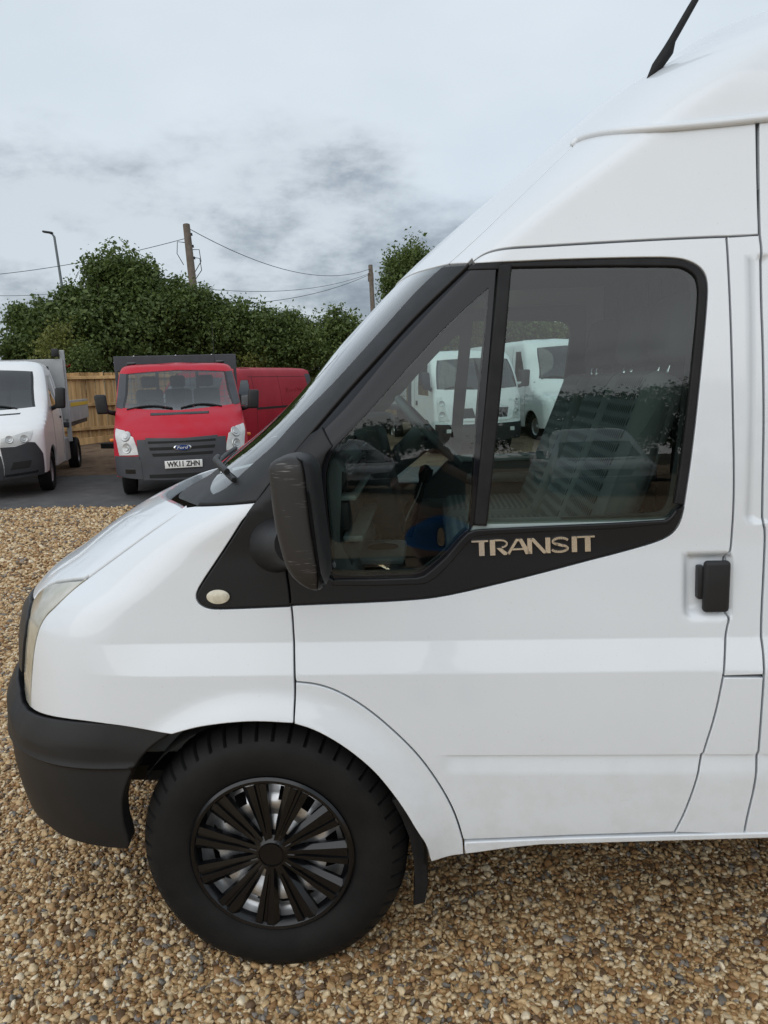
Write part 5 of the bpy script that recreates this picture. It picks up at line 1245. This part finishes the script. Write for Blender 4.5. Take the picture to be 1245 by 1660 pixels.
# ---- vans across the yard behind the photographer, mirrored in the glass
def high_sprinter(label, loc, ang):
    r_ = tag(empty('panel_van', loc, ang - math.pi), label, 'van'); return r_
HB = Hull([.2, .55, .85, .98, 1.05, 1.15, 1.26, 1.33, 1.6, 2.0, 2.3, 2.5, 2.58, 2.62, 2.64], [.05, .0, .0, .03, .10, .34, .60, .74, 1.10, 1.55, 1.8, 2.0, 2.2, 2.5, 2.9], [.2, .9, 1.2, 1.4, 2.64], [.42, .42, .42, .36, .34],
          [.2, .4, .8, 1.1, 1.3, 1.6, 2.0, 2.3, 2.5, 2.58, 2.62, 2.64], [-.93, -.97, -.985, -.98, -.965, -.93, -.88, -.82, -.74, -.62, -.4, -.02], 0.0)
def back_van(label, x, y, ang, star=True):
    r_ = high_sprinter(label, (x, y, 0), ang)
    cab(r_, HB, dict(xb=6.2, zb=.34, zt=2.64, paint=M['white2'], ws=[(0, 1.31), (.82, 1.36), (.72, 1.96), (0, 2.0)], axle=(1.0, .42), axle2=4.9, axle_r=4.9, wy=.95, cell=.10, seat_x=2.3,
        win=[[(1.42, 1.32), (2.15, 1.32), (2.17, 1.90), (1.80, 1.90), (1.62, 1.62)]], mirror=(1.30, 1.06, 1.48, .16, .34),
        pair=[('headlamp', [(.42, .76), (.62, .74), (.84, .80), (.86, 1.0), (.70, .96), (.44, .86)], M['lampw'], .008)],
        mid=[('grille', [(0, .62), (.44, .64), (.50, .86), (0, .90)], M['grille'], .012), ('bumper', [(0, .28), (.92, .32), (.94, .58), (0, .58)], M['grey_bump'], .017), ('bonnet_gap', [(0, 1.20), (.66, 1.23), (.66, 1.27), (0, 1.24)], M['gloss_black'], .003)],
        side=[('door_seam', [(2.30, .45), (2.31, .45), (2.31, 2.2), (2.30, 2.2)], M['black'], .002), ('door_seam', [(3.6, .45), (3.61, .45), (3.61, 2.2), (3.6, 2.2)], M['black'], .002), ('body_moulding', [(2.4, .62), (6.1, .62), (6.1, .72), (2.4, .72)], M['plastic'], .012)]))
    bm = bmesh.new(); box(bm, (6.18, 0, 1.4), (.04, 1.6, 1.9)); bm_obj('rear_doors', bm, M['white2'], r_)
    x_s = float(HB.xc(.76)) - .022
    bm = bmesh.new(); tube(bm, [(x_s, .085 * math.cos(a), .765 + .085 * math.sin(a)) for a in np.linspace(0, 2 * math.pi, 25)], .009, 6, False)
    for a in (90, 210, 330): tube(bm, [(x_s, 0, .765), (x_s, .082 * math.cos(R(a)), .765 + .082 * math.sin(R(a)))], [.016, .005], 6)
    bm_obj('star_badge', bm, M['chrome'], r_, True)
    bm = bmesh.new(); box(bm, (x_s - .02, 0, .48), (.012, .52, .111), .004); bm_obj('number_plate', bm, M['plate_w'], r_)
    return r_
back_van('white panel van with a star badge in its grille, mirrored in the door glass', 3.3, -12.6, R(93))
back_van('white panel van with plain long side, mirrored beside the star-badged van', 6.4, -13.6, R(118))
back_van('white panel van turned away at an angle, mirrored at the window divider', -.9, -15.2, R(52))

# ================================================================== fence
FA, FB = at(100, 660, 18.5), at(480, 640, 24.0); fd = np.array([FB[0] - FA[0], FB[1] - FA[1]]); FL = np.linalg.norm(fd); fd /= FL
m = mat('fence_wood', (0.33, 0.19, 0.075), 0.8); t = m.node_tree; b = t.nodes['Principled BSDF']
co = N(t, 'ShaderNodeTexCoord'); oi = N(t, 'ShaderNodeObjectInfo'); mp = N(t, 'ShaderNodeMapping'); mp.inputs['Scale'].default_value = (14, 14, 1.6); L(t, co.outputs['Object'], mp.inputs[0])
va = N(t, 'ShaderNodeVectorMath', operation='ADD'); cv_ = N(t, 'ShaderNodeCombineXYZ'); L(t, math_n(t, 'MULTIPLY', oi.outputs['Random'], 40.0), cv_.inputs[0]); L(t, mp.outputs[0], va.inputs[0]); L(t, cv_.outputs[0], va.inputs[1])
n = N(t, 'ShaderNodeTexNoise'); n.inputs['Scale'].default_value = 1.0; n.inputs['Detail'].default_value = 5; L(t, va.outputs[0], n.inputs[0])
r_ = N(t, 'ShaderNodeValToRGB'); r_.color_ramp.elements[0].position = .3; r_.color_ramp.elements[0].color = (.30, .175, .066, 1); r_.color_ramp.elements[1].position = .7; r_.color_ramp.elements[1].color = (.66, .43, .20, 1); L(t, n.outputs[0], r_.inputs[0])
hv = N(t, 'ShaderNodeHueSaturation'); L(t, r_.outputs[0], hv.inputs['Color']); L(t, math_n(t, 'ADD', math_n(t, 'MULTIPLY', oi.outputs['Random'], .5), .72), hv.inputs['Value']); L(t, hv.outputs[0], b.inputs['Base Color'])
M['wood'] = m
fang = math.atan2(fd[1], fd[0])
fz0, fz1 = -9.0, FL + 13.0
fence = tag(empty('timber_fence', (FA[0], FA[1], 0), fang), 'brown close-board timber fence behind the parked trucks', 'fence')
ZT = 2.2
def fzb(s): return zg(FA[1] + fd[1] * s) - .05
def shared(name, mesh, parent, loc, rot=(0, 0, 0), scale=(1, 1, 1)):
    o = bpy.data.objects.new(name, mesh); COL.objects.link(o); o.parent = parent; o.location = loc; o.rotation_euler = rot; o.scale = scale; return o
bm = bmesh.new(); box(bm, (0, 0, .5), (.118, .018, 1.0), .003); o = bm_obj('pale', bm, M['wood']); pale = o.data; bpy.data.objects.remove(o)
bm = bmesh.new(); box(bm, (0, 0, .5), (.11, .11, 1.0), .006); o = bm_obj('post', bm, M['wood']); post = o.data; bpy.data.objects.remove(o)
bm = bmesh.new(); box(bm, (.5, 0, 0), (1.0, .075, .075), .006); o = bm_obj('rail', bm, M['wood']); rail = o.data; bpy.data.objects.remove(o)
s = fz0; k = 0
while s < fz1:
    z0 = fzb(s) + .18; top = ZT - .04 + random.uniform(-.008, .008)
    shared('pale', pale, fence, (s, .055 + (k % 2) * .014, z0), (0, random.uniform(-.006, .006), 0), (1, 1, top - z0)); s += .125; k += 1
s0 = -.35
for i in range(-4, 14):
    s = s0 + i * 2.4
    if s < fz0 or s > fz1: continue
    z0 = fzb(s); shared('post', post, fence, (s, -.02, z0), (0, 0, 0), (1, 1, ZT + .02 - z0))
    for zr in (ZT - .16, ZT - .82, ZT - 1.40):
        shared('rail', rail, fence, (s, .005, zr), (0, 0, 0), (2.4, 1, 1))
    bm = None
    gb = shared('gravel_board', rail, fence, (s, .03, fzb(s + 1.2) + .10), (0, math.atan2(fzb(s) - fzb(s + 2.4), 2.4), 0), (2.4, .5, 2.2))
print('pales', k)

# ================================================================== trees
def leaf_mat(name, c0, c1, c2):
    m = bpy.data.materials.new(name); m.use_nodes = True; t = m.node_tree; b = t.nodes['Principled BSDF']; b.inputs['Roughness'].default_value = .5; b.inputs['Specular IOR Level'].default_value = .35
    ge = N(t, 'ShaderNodeNewGeometry'); r_ = N(t, 'ShaderNodeValToRGB'); L(t, ge.outputs['Random Per Island'], r_.inputs[0])
    el = r_.color_ramp.elements; el[0].color = (*c0, 1); el[1].color = (*c2, 1); e_ = el.new(.5); e_.color = (*c1, 1)
    L(t, r_.outputs[0], b.inputs['Base Color'])
    tr = N(t, 'ShaderNodeBsdfTranslucent'); L(t, r_.outputs[0], tr.inputs[0]); mx = N(t, 'ShaderNodeMixShader'); mx.inputs[0].default_value = .36
    o = t.nodes['Material Output']; L(t, b.outputs[0], mx.inputs[1]); L(t, tr.outputs[0], mx.inputs[2]); L(t, mx.outputs[0], o.inputs[0]); return m
M['leaf_dark'] = leaf_mat('dark_leaves', (.048, .074, .019), (.095, .138, .036), (.15, .195, .06))
M['leaf_mid'] = leaf_mat('mid_leaves', (.060, .090, .022), (.105, .148, .038), (.16, .205, .062))
M['leaf_yel'] = leaf_mat('yellow_green_leaves', (.10, .12, .025), (.16, .175, .04), (.24, .24, .07))
M['bark'] = mat('bark', (.07, .055, .04), .9, var=.4, vscale=6)
def leaves(name, C, n_clump, per, clump_r, size, material, parent, rng):
    """many small folded leaves gathered in clumps through the crown volumes C = [(centre, radii)]"""
    vol = np.array([c[1][0] * c[1][1] * c[1][2] for c in C]) ** .75; pr = vol / vol.sum()
    idx = rng.choice(len(C), n_clump, p=pr); d = rng.normal(size=(n_clump, 3)); d /= np.linalg.norm(d, axis=1, keepdims=True)
    rad = rng.uniform(0, 1, n_clump) ** .38
    cen = np.array([c[0] for c in C])[idx] + d * rad[:, None] * np.array([c[1] for c in C])[idx]
    P_ = np.repeat(cen, per, 0) + np.clip(rng.normal(size=(n_clump * per, 3)), -1.5, 1.5) * clump_r * np.array([1, 1, .75]) * np.repeat(rng.uniform(.6, 1.5, n_clump), per)[:, None]
    n = len(P_); up = rng.normal(size=(n, 3)) * .8 + np.repeat(d, per, 0) * .6 + np.array([0, 0, .55]); up /= np.linalg.norm(up, axis=1, keepdims=True)
    a = np.cross(up, rng.normal(size=(n, 3))); a /= np.linalg.norm(a, axis=1, keepdims=True); bb = np.cross(up, a)
    sz = size * np.exp(rng.normal(0, .28, n))[:, None]
    V = np.empty((n, 4, 3)); V[:, 0] = P_ - a * sz * .5; V[:, 1] = P_ + bb * sz * .30 + up * sz * .10; V[:, 2] = P_ + a * sz * .5 - up * sz * .08; V[:, 3] = P_ - bb * sz * .30 + up * sz * .10
    me = bpy.data.meshes.new(name); me.vertices.add(n * 4); me.vertices.foreach_set('co', V.astype(np.float32).ravel())
    q = np.arange(n) * 4; Fi = np.stack([q, q + 1, q + 2, q, q + 2, q + 3], 1).astype(np.int32).ravel()
    me.loops.add(n * 6); me.loops.foreach_set('vertex_index', Fi); me.polygons.add(n * 2)
    me.polygons.foreach_set('loop_start', np.arange(0, n * 6, 3, dtype=np.int32)); me.update(calc_edges=True); me.validate()
    me.materials.append(material); o = bpy.data.objects.new(name, me); COL.objects.link(o); o.parent = parent; return o
def tree(label, base, blobs, lm, nleaf, size=.13, group=None, trunk=.12, cat='tree', seed=1, name='hedge_tree', clump=.17):
    rng = np.random.default_rng(seed); r_ = tag(empty(name, (0, 0, 0)), label, cat, group); r_.location = tuple(base); r_.rotation_euler = (0, 0, 0)
    b_ = np.array(base, float); C = []
    for c, rd in blobs:
        c = np.array(c, float) - b_; C.append((c, np.array(rd, float)))
        k = 7                                          # uneven outline: smaller lobes round each mass
        for _ in range(k):
            dd = rng.normal(size=3); dd[2] = abs(dd[2]) * .9 - .15; dd /= np.linalg.norm(dd)
            C.append((c + dd * np.array(rd) * rng.uniform(.70, 1.0), np.array(rd) * rng.uniform(.22, .42)))
        for _ in range(6):                             # upright shoots
            dd = rng.normal(size=3); dd[2] = abs(dd[2]) + .6; dd /= np.linalg.norm(dd)
            C.append((c + dd * np.array(rd) * .95, np.array([.15, .15, .45]) * rng.uniform(.7, 1.3)))
    leaves('crown', C, int(nleaf * 1.9 / 16), 16, clump, size * .72, lm, r_, rng)
    bm = bmesh.new(); top = max(C, key=lambda q: q[0][2])[0]
    tube(bm, [(0, 0, -.1), (.05, 0, top[2] * .3), (top[0] * .5, top[1] * .5, top[2] * .6), (top[0], top[1], top[2])], [trunk, trunk * .8, trunk * .55, trunk * .15], 8)
    for c, rd in C[:24]:
        s_ = rng.uniform(.15, .5); p0 = np.array((top[0] * .5 * s_, top[1] * .5 * s_, top[2] * (.2 + .6 * s_)))
        tube(bm, [p0, p0 * .4 + np.array(c) * .6 + rng.normal(size=3) * .15, np.array(c)], [trunk * .4, trunk * .25, trunk * .08], 5)
    bm_obj('trunk', bm, M['bark'], r_, True); return r_
def tpx(px, py, depth): return at(px, py, depth)
def base_at(px, depth):
    p = at(px, 640, depth); return (p[0], p[1], zg(p[1]))
def blob(px, py, depth, rx, rz, ry=None):
    """crown mass centred in a view direction; radii in metres"""
    return (tuple(at(px, py, depth)), (rx, ry if ry else rx, rz))
def px2m(v, depth): return v * depth / FPX
def row_tree(label, spec, lm, n, seed, size=.13, group=None, **kw):
    """spec: (px, py, depth, half width px, half height px)"""
    bl = [blob(px, py, d, px2m(hw, d), px2m(hh, d), max(px2m(hw, d) * .8, .8)) for px, py, d, hw, hh in spec]
    return tree(label, base_at(spec[0][0], spec[0][2]), bl, lm, n, size, group, seed=seed, **kw)
row_tree('broad dark tree with the tallest ragged top, behind the white tipper and fence', [(195, 540, 22, 112, 72), (165, 462, 22.3, 26, 28), (198, 450, 22.2, 24, 32), (232, 462, 22.4, 26, 26), (205, 490, 22.2, 62, 26), (135, 520, 21.8, 54, 44), (258, 515, 22.2, 62, 54)], M['leaf_dark'], 26000, 11, .15)
row_tree('dark rounded tree whose crown ends at the bare twiggy tree', [(78, 545, 21.2, 52, 46), (60, 570, 21, 36, 38)], M['leaf_dark'], 11000, 12, .14)
row_tree('dark green tree rising in front of the timber utility pole', [(322, 545, 22.6, 62, 58), (312, 505, 22.6, 32, 26)], M['leaf_dark'], 14000, 13, .14)
row_tree('dark hedge tree behind the roof of the dark red van', [(405, 570, 23.2, 58, 54), (385, 535, 23, 32, 26)], M['leaf_dark'], 13000, 14, .14)
row_tree('mid green hedge tree between the dark red van and the windscreen', [(475, 575, 24, 56, 50), (455, 545, 24, 34, 24)], M['leaf_mid'], 12000, 15, .13)
row_tree('mid green feathery tree rising beside the far slim pole', [(548, 580, 24.6, 54, 50), (552, 540, 24.6, 32, 24), (595, 585, 24.6, 38, 44)], M['leaf_mid'], 12000, 16, .13)
row_tree('loose open tree standing behind the windscreen top of the foreground van', [(668, 455, 27, 46, 50), (655, 500, 27, 40, 60)], M['leaf_mid'], 9000, 17, .14)
row_tree('green tree seen through the quarter light of the foreground van', [(690, 545, 25.5, 70, 56), (735, 530, 25.8, 50, 50)], M['leaf_mid'], 11000, 18, .14)
row_tree('green tree seen through the drop glass, behind the white cab-over lorry', [(810, 545, 26.5, 66, 52), (850, 550, 26.5, 50, 46)], M['leaf_mid'], 11000, 19, .14)
row_tree('tree with lighter yellow-green leaves beyond the white van', [(905, 560, 27, 56, 46), (960, 560, 27, 50, 50)], M['leaf_yel'], 8000, 20, .14)
row_tree('wide green tree hidden mostly by the foreground van body', [(1050, 545, 28, 70, 60)], M['leaf_mid'], 7000, 21, .14)
# small bushes on the bank
row_tree('yellow-green shrub poking over the fence beside the white tipper', [(98, 580, 19.4, 14, 30)], M['leaf_yel'], 1400, 31, .10, name='shrub', cat='shrub', trunk=.03, clump=.14)
rb = row_tree('rounded rose bush with one red flower, standing behind the fence', [(132, 594, 19.6, 20, 16)], M['leaf_mid'], 2200, 32, .085, name='rose_bush', cat='shrub', trunk=.03, clump=.12)
M['petal'] = mat('rose_petals', (.42, .015, .03), .6)
bm = bmesh.new(); fc = Vector(at(109, 594, 19.1)) - Vector(rb.location)
for k in range(9):
    a = k * 2.4; rr_ = .02 + .005 * k
    bmesh.ops.create_icosphere(bm, subdivisions=1, radius=.035, matrix=Matrix.Translation(fc + Vector((rr_ * math.cos(a), rr_ * math.sin(a), .012 * (k % 3)))) @ Matrix.Rotation(a, 4, 'Z') @ Matrix.Diagonal((1, .5, 1, 1)))
bm_obj('flower', bm, M['petal'], rb, True)
row_tree('bright yellow-green shrub over the fence above the dark red van', [(413, 588, 23.0, 22, 16)], M['leaf_yel'], 1800, 33, .11, name='shrub', cat='shrub', trunk=.03, clump=.14)
# bare twiggy tree at the left edge
bare = tag(empty('bare_tree', base_at(8, 20.5)), 'leafless grey twiggy tree at the end of the tree row', 'tree')
rg_ = random.Random(5); bm = bmesh.new()
def twig(p, d, l, r_, n_):
    q = p + d * l; tube(bm, [p, p * .5 + q * .5 + Vector((rg_.gauss(0, .03), rg_.gauss(0, .03), 0)), q], [r_, r_ * .8, r_ * .6], 5)
    if n_:
        for _ in range(3 if n_ > 1 else 2):
            dd = (d + Vector((rg_.gauss(0, .45), rg_.gauss(0, .45), rg_.gauss(.12, .25)))).normalized(); twig(q, dd, l * rg_.uniform(.55, .8), r_ * .55, n_ - 1)
twig(Vector((0, 0, 0)), Vector((-.04, 0, 1)), 2.2, .07, 5); bm_obj('branches', bm, mat('grey_bark', (.16, .145, .13), .9, var=.3), bare, True)

# ================================================================== poles, wires, street lamp, shed
M['pole'] = mat('weathered_pole', (.155, .125, .10), .9, var=.35, vscale=5)
M['lampgrey'] = mat('lamp_column_grey', (.10, .115, .12), .5, metal=.3)
def pole(label, ptop, pbot, depth, r0, r1, fittings=True):
    a = at(*ptop, depth); b_ = at(*pbot, depth); dr = (a - b_) / np.linalg.norm(a - b_); g = b_ - dr * ((b_[2] - zg(b_[1])) / dr[2])
    o = tag(empty('utility_pole', tuple(g)), label, 'pole'); v = Vector(a - g)
    bm = bmesh.new(); tube(bm, [(0, 0, -.1), v * .5, v], [r0, (r0 + r1) / 2, r1], 12); bm_obj('shaft', bm, M['pole'], o, True, 50)
    if fittings:
        for k, (dz_, sx) in enumerate(((-.35, .16), (-.75, .18), (-1.15, .20))):
            bm = bmesh.new(); box(bm, v + Vector((sx * .6, 0, dz_)), (.16, .05, .05), .01); tube(bm, [v + Vector((sx, 0, dz_ - .03)), v + Vector((sx, 0, dz_ + .06))], [.04, .03], 8); bm_obj('insulator', bm, M['plastic'], o, True, 50)
        for k in range(3):
            bm = bmesh.new(); sg = (-1, 1, 1)[k]
            tube(bm, [v + Vector((.10 * sg, 0, -.6 - k * .25)), v + Vector((.38 * sg, .05, -.55 - k * .3)), v + Vector((.42 * sg, .05, -.95 - k * .3)), v + Vector((.20 * sg, 0, -1.35 - k * .25))], .014, 6); bm_obj('cable_loop', bm, M['plastic'], o, True)
    else:
        bm = bmesh.new(); box(bm, v + Vector((.0, -.1, -.7)), (.34, .12, .5), .03); bm_obj('fitting', bm, M['pole'], o, True, 40)
    return o, a
p1_, top1 = pole('timber utility pole with cable fittings rising out of the tree row', (302, 364), (312, 455), 27, .17, .12)
p2_, top2 = pole('slim distant utility pole right of the feathery tree', (600.5, 430), (604, 495), 46, .17, .13, False)
def wire(label, a, b_, sag, r_=.013, name='overhead_wire'):
    a, b_ = Vector(a), Vector(b_); pp = [a.lerp(b_, k / 24) - Vector((0, 0, sag * 4 * (k / 24) * (1 - k / 24))) for k in range(25)]
    bm = bmesh.new(); tube(bm, pp, r_, 5, False); return tag(bm_obj(name, bm, M['plastic'], None, True), label, 'wire')
wire('overhead wire running from the timber pole past the street lamp', top1 + np.array((0, 0, -.45)), at(-260, 452, 30), .5, .011)
wire('overhead wire slung between the timber pole and the slim far pole', top1 + np.array((.1, 0, -.15)), top2 + np.array((0, 0, -.2)), .9, .013)
wire('lower overhead wire meeting the slim far pole from the tree row', at(310, 466, 29), top2 + np.array((0, 0, -.45)), .5, .011)
wire('lowest overhead wire dropping behind the hedge from the slim far pole', at(400, 492, 34), top2 + np.array((0, 0, -.5)), .3, .013)
wire('thin overhead wire crossing low behind the bare tree', at(-120, 470, 40), at(140, 470, 42), .3, .012)
lb = at(99, 455, 46); lt = at(88, 384, 46); dr = lt - lb; g = lb - dr * ((lb[2] - .55) / dr[2])
lamp = tag(empty('street_lamp', tuple(g)), 'grey street lamp column with flat lantern above the trees', 'street lamp')
v = Vector(lt - g); bm = bmesh.new(); tube(bm, [(0, 0, -.1), v * .5, v, v + Vector((-.12, 0, .18)), v + Vector((-.35, 0, .26))], [.12, .09, .07, .055, .045], 10); bm_obj('column', bm, M['lampgrey'], lamp, True)
bm = bmesh.new(); box(bm, v + Vector((-.40, -.05, .25)), (.55, .28, .12), .05, Matrix.Rotation(R(8), 3, 'Y')) if False else box(bm, (0, 0, 0), (.60, .28, .12), .05, Matrix.Rotation(R(10), 3, 'Y')); bmesh.ops.translate(bm, vec=v + Vector((-.35, -.05, .27)), verts=bm.verts[:]); bm_obj('lantern', bm, M['plastic'], lamp, True, 40)
sb = at(408, 598, 26.5); shed = tag(empty('shed', (sb[0], sb[1], zg(sb[1]))), 'pale flat-roofed shed just showing over the fence', 'shed'); zsd = sb[2] - zg(sb[1])
bm = bmesh.new(); box(bm, (-.4, 0, zsd / 2 - .1), (1.5, 1.2, zsd), .01); bm_obj('wall', bm, mat('shed_wall', (.25, .26, .25), .8), shed)
bm = bmesh.new(); box(bm, (-.4, 0, zsd), (1.7, 1.4, .10), .02); bm_obj('roof', bm, mat('shed_roof', (.50, .52, .52), .7, var=.2), shed)
# trees behind the photographer, mirrored in the glass
for k, (x, y, h_, lb_) in enumerate(((4.2, -23, 5.6, 'dark windblown tree mirrored above the star-badged van'), (8.0, -24, 6.4, 'taller windblown tree mirrored above the plain long van'), (-2.5, -25, 4.2, 'low dark tree mirrored beyond the angled van'), (12.5, -24, 5.5, 'dark tree at the end of the mirrored tree row'))):
    tree(lb_, (x, y, 0), [((x, y, h_ * .58), (2.1, 1.6, h_ * .36)), ((x + 1.3, y, h_ * .78), (1.2, 1.0, h_ * .18)), ((x - 1.2, y, h_ * .45), (1.2, 1.0, h_ * .22))], M['leaf_dark'], 7000, .2, None, seed=50 + k, name='windblown_tree', clump=.3)

# ================================================================== the photographer, seen mirrored in the door glass
M['skin'] = mat('skin', (.42, .25, .18), .5, var=.1)
M['shirt'] = mat('black_cloth', (.012, .012, .014), .9)
M['shorts'] = mat('blue_cloth', (.02, .20, .60), .85, var=.15)
M['hair'] = mat('dark_hair', (.015, .011, .009), .7, var=.3, vscale=40)
def skin_mesh(name, verts, edges, rad, material, parent, root=0, sub=2):
    me = bpy.data.meshes.new(name); me.from_pydata([tuple(v) for v in verts], edges, []); me.update()
    o = bpy.data.objects.new(name, me); COL.objects.link(o)
    md = o.modifiers.new('skin', 'SKIN'); md.use_smooth_shade = True; md.branch_smoothing = .6
    for i, sv in enumerate(me.skin_vertices[0].data):
        r_ = rad[i]; sv.radius = r_ if isinstance(r_, tuple) else (r_, r_); sv.use_root = (i == root)
    sm = o.modifiers.new('sub', 'SUBSURF'); sm.levels = sub; sm.render_levels = sub
    dg = bpy.context.evaluated_depsgraph_get(); dg.update(); m2 = bpy.data.meshes.new_from_object(o.evaluated_get(dg)); bpy.data.objects.remove(o)
    m2.materials.clear(); m2.materials.append(material); m2.shade_smooth()
    o2 = bpy.data.objects.new(name, m2); COL.objects.link(o2); o2.parent = parent; return o2
PX, PY = .05, -2.44
man = tag(empty('person', (PX, PY, 0)), 'person in black T-shirt and blue shorts holding up a phone, mirrored in the door glass', 'person')
# joints in local coordinates; the person faces +y
V = [(0, 0, .98), (0, 0, 1.14), (0, -.01, 1.30), (0, -.02, 1.44), (0, .0, 1.53), (0, .02, 1.60),
     (-.19, -.02, 1.43), (-.25, .08, 1.20), (-.10, .36, 1.42), (.19, -.02, 1.43), (.25, .08, 1.20), (.02, .36, 1.40),
     (-.10, .0, .92), (-.12, .01, .52), (-.13, -.03, .09), (-.14, .14, .04), (.10, .0, .92), (.12, .01, .52), (.13, -.03, .09), (.14, .14, .04)]
E_ = [(0, 1), (1, 2), (2, 3), (3, 4), (4, 5), (3, 6), (6, 7), (7, 8), (3, 9), (9, 10), (10, 11), (0, 12), (12, 13), (13, 14), (14, 15), (0, 16), (16, 17), (17, 18), (18, 19)]
Rd = [.14, .14, .15, .12, .062, .058, .062, .045, .032, .062, .045, .032, .095, .062, .045, .035, .095, .062, .045, .035]
body_ = skin_mesh('body', V, E_, Rd, M['skin'], man)
# hands: palm plus five separate fingers closed on the phone
for s, base in ((-1, Vector((-.10, .36, 1.42))), (1, Vector((.02, .36, 1.40)))):
    pv = [base, base + Vector((-s * .005, .045, .05)), base + Vector((-s * .008, .06, .085))]; ed = [(0, 1), (1, 2)]; rd = [.028, (.034, .020), (.034, .018)]
    for f in range(4):
        k0 = base + Vector((-s * .012, .066, .040 + f * .022)); i0 = len(pv)
        pv += [k0, k0 + Vector((-s * .004, .030, .004)), k0 + Vector((-s * .030, .044, .004)), k0 + Vector((-s * (.046 - .004 * abs(f - 1.5)), .036, .003))]
        ed += [(1 if f < 2 else 2, i0), (i0, i0 + 1), (i0 + 1, i0 + 2), (i0 + 2, i0 + 3)]; rd += [.0100, .0092, .0086, .0078]
    k0 = base + Vector((-s * .02, .02, .06)); i0 = len(pv)
    pv += [k0, k0 + Vector((-s * .03, .010, .025)), k0 + Vector((-s * .048, .014, .048))]; ed += [(1, i0), (i0, i0 + 1), (i0 + 1, i0 + 2)]; rd += [.012, .010, .0085]
    skin_mesh('hand', pv, ed, rd, M['skin'], body_)
skin_mesh('t_shirt', [(0, 0, .96), (0, 0, 1.14), (0, -.01, 1.30), (0, -.02, 1.43), (0, 0, 1.50), (-.19, -.02, 1.43), (-.235, .05, 1.26), (.19, -.02, 1.43), (.235, .05, 1.26)], [(0, 1), (1, 2), (2, 3), (3, 4), (3, 5), (5, 6), (3, 7), (7, 8)], [.165, .165, .172, .14, .075, .085, .075, .085, .075], M['shirt'], man)
skin_mesh('shorts', [(0, 0, 1.0), (0, 0, .93), (-.10, 0, .88), (-.125, .01, .70), (-.13, .01, .50), (.10, 0, .88), (.125, .01, .70), (.13, .01, .50)], [(0, 1), (1, 2), (2, 3), (3, 4), (1, 5), (5, 6), (6, 7)], [.165, .165, .12, .11, .105, .12, .11, .105], M['shorts'], man)
# head with face
bm = bmesh.new(); bmesh.ops.create_uvsphere(bm, u_segments=28, v_segments=20, radius=1.0)
for v in bm.verts:
    x, y, z = v.co; jaw = 1 - .28 * max(0, -z); v.co = Vector((x * .074 * jaw, y * .092 * (1 - .12 * max(0, -z)) + (.006 if z < 0 and y > 0 else 0), z * .118))
    if y > .85 and abs(x) < .22 and -.35 < z < .12: v.co.y += .020 * (1 - abs(x) / .22) * (1 - abs(z + .2) / .4)
    if y > .7 and .1 < abs(x) < .55 and 0 < z < .22: v.co.y -= .006
    v.co += Vector((0, .035, 1.70))
hd_ = bm_obj('head', bm, M['skin'], man, True)
for s in (-1, 1):
    bm = bmesh.new(); bmesh.ops.create_uvsphere(bm, u_segments=10, v_segments=8, radius=1.0); bmesh.ops.scale(bm, vec=(.009, .018, .030), verts=bm.verts[:]); bmesh.ops.translate(bm, vec=(s * .076, .03, 1.69), verts=bm.verts[:]); bm_obj('ear', bm, M['skin'], hd_, True)
    bm = bmesh.new(); bmesh.ops.create_uvsphere(bm, u_segments=10, v_segments=8, radius=.011); bmesh.ops.translate(bm, vec=(s * .030, .115, 1.715), verts=bm.verts[:]); bm_obj('eye', bm, M['hair'], hd_, True)
bm = bmesh.new(); box(bm, (0, .120, 1.648), (.046, .010, .010), .004); bm_obj('mouth', bm, mat('lips', (.28, .10, .08), .5), hd_, True)
bm = bmesh.new(); bmesh.ops.create_uvsphere(bm, u_segments=24, v_segments=16, radius=1.0)
bmesh.ops.delete(bm, geom=[v for v in bm.verts if v.co.z < .10 + .75 * max(0, v.co.y) - .5 * max(0, -v.co.y)], context='VERTS')
for v in bm.verts: v.co = Vector((v.co.x * .080, v.co.y * .099, v.co.z * .126)) + Vector((0, .033, 1.70))
bm_obj('hair', bm, M['hair'], hd_, True)
for s in (-1, 1):
    bm = bmesh.new(); box(bm, (s * .135, .05, .045), (.10, .29, .09), .035, seg=3); bm_obj('shoe', bm, M['shirt'], man, True, 60)
bm = bmesh.new(); box(bm, (0, 0, 0), (.074, .009, .150), .004, seg=2); bmesh.ops.translate(bm, vec=(.005, -1.955, 1.625), verts=bm.verts[:])
tag(bm_obj('phone', bm, M['gloss_black'], None, True, 40), 'black phone held up in the hands of the mirrored person', 'phone')
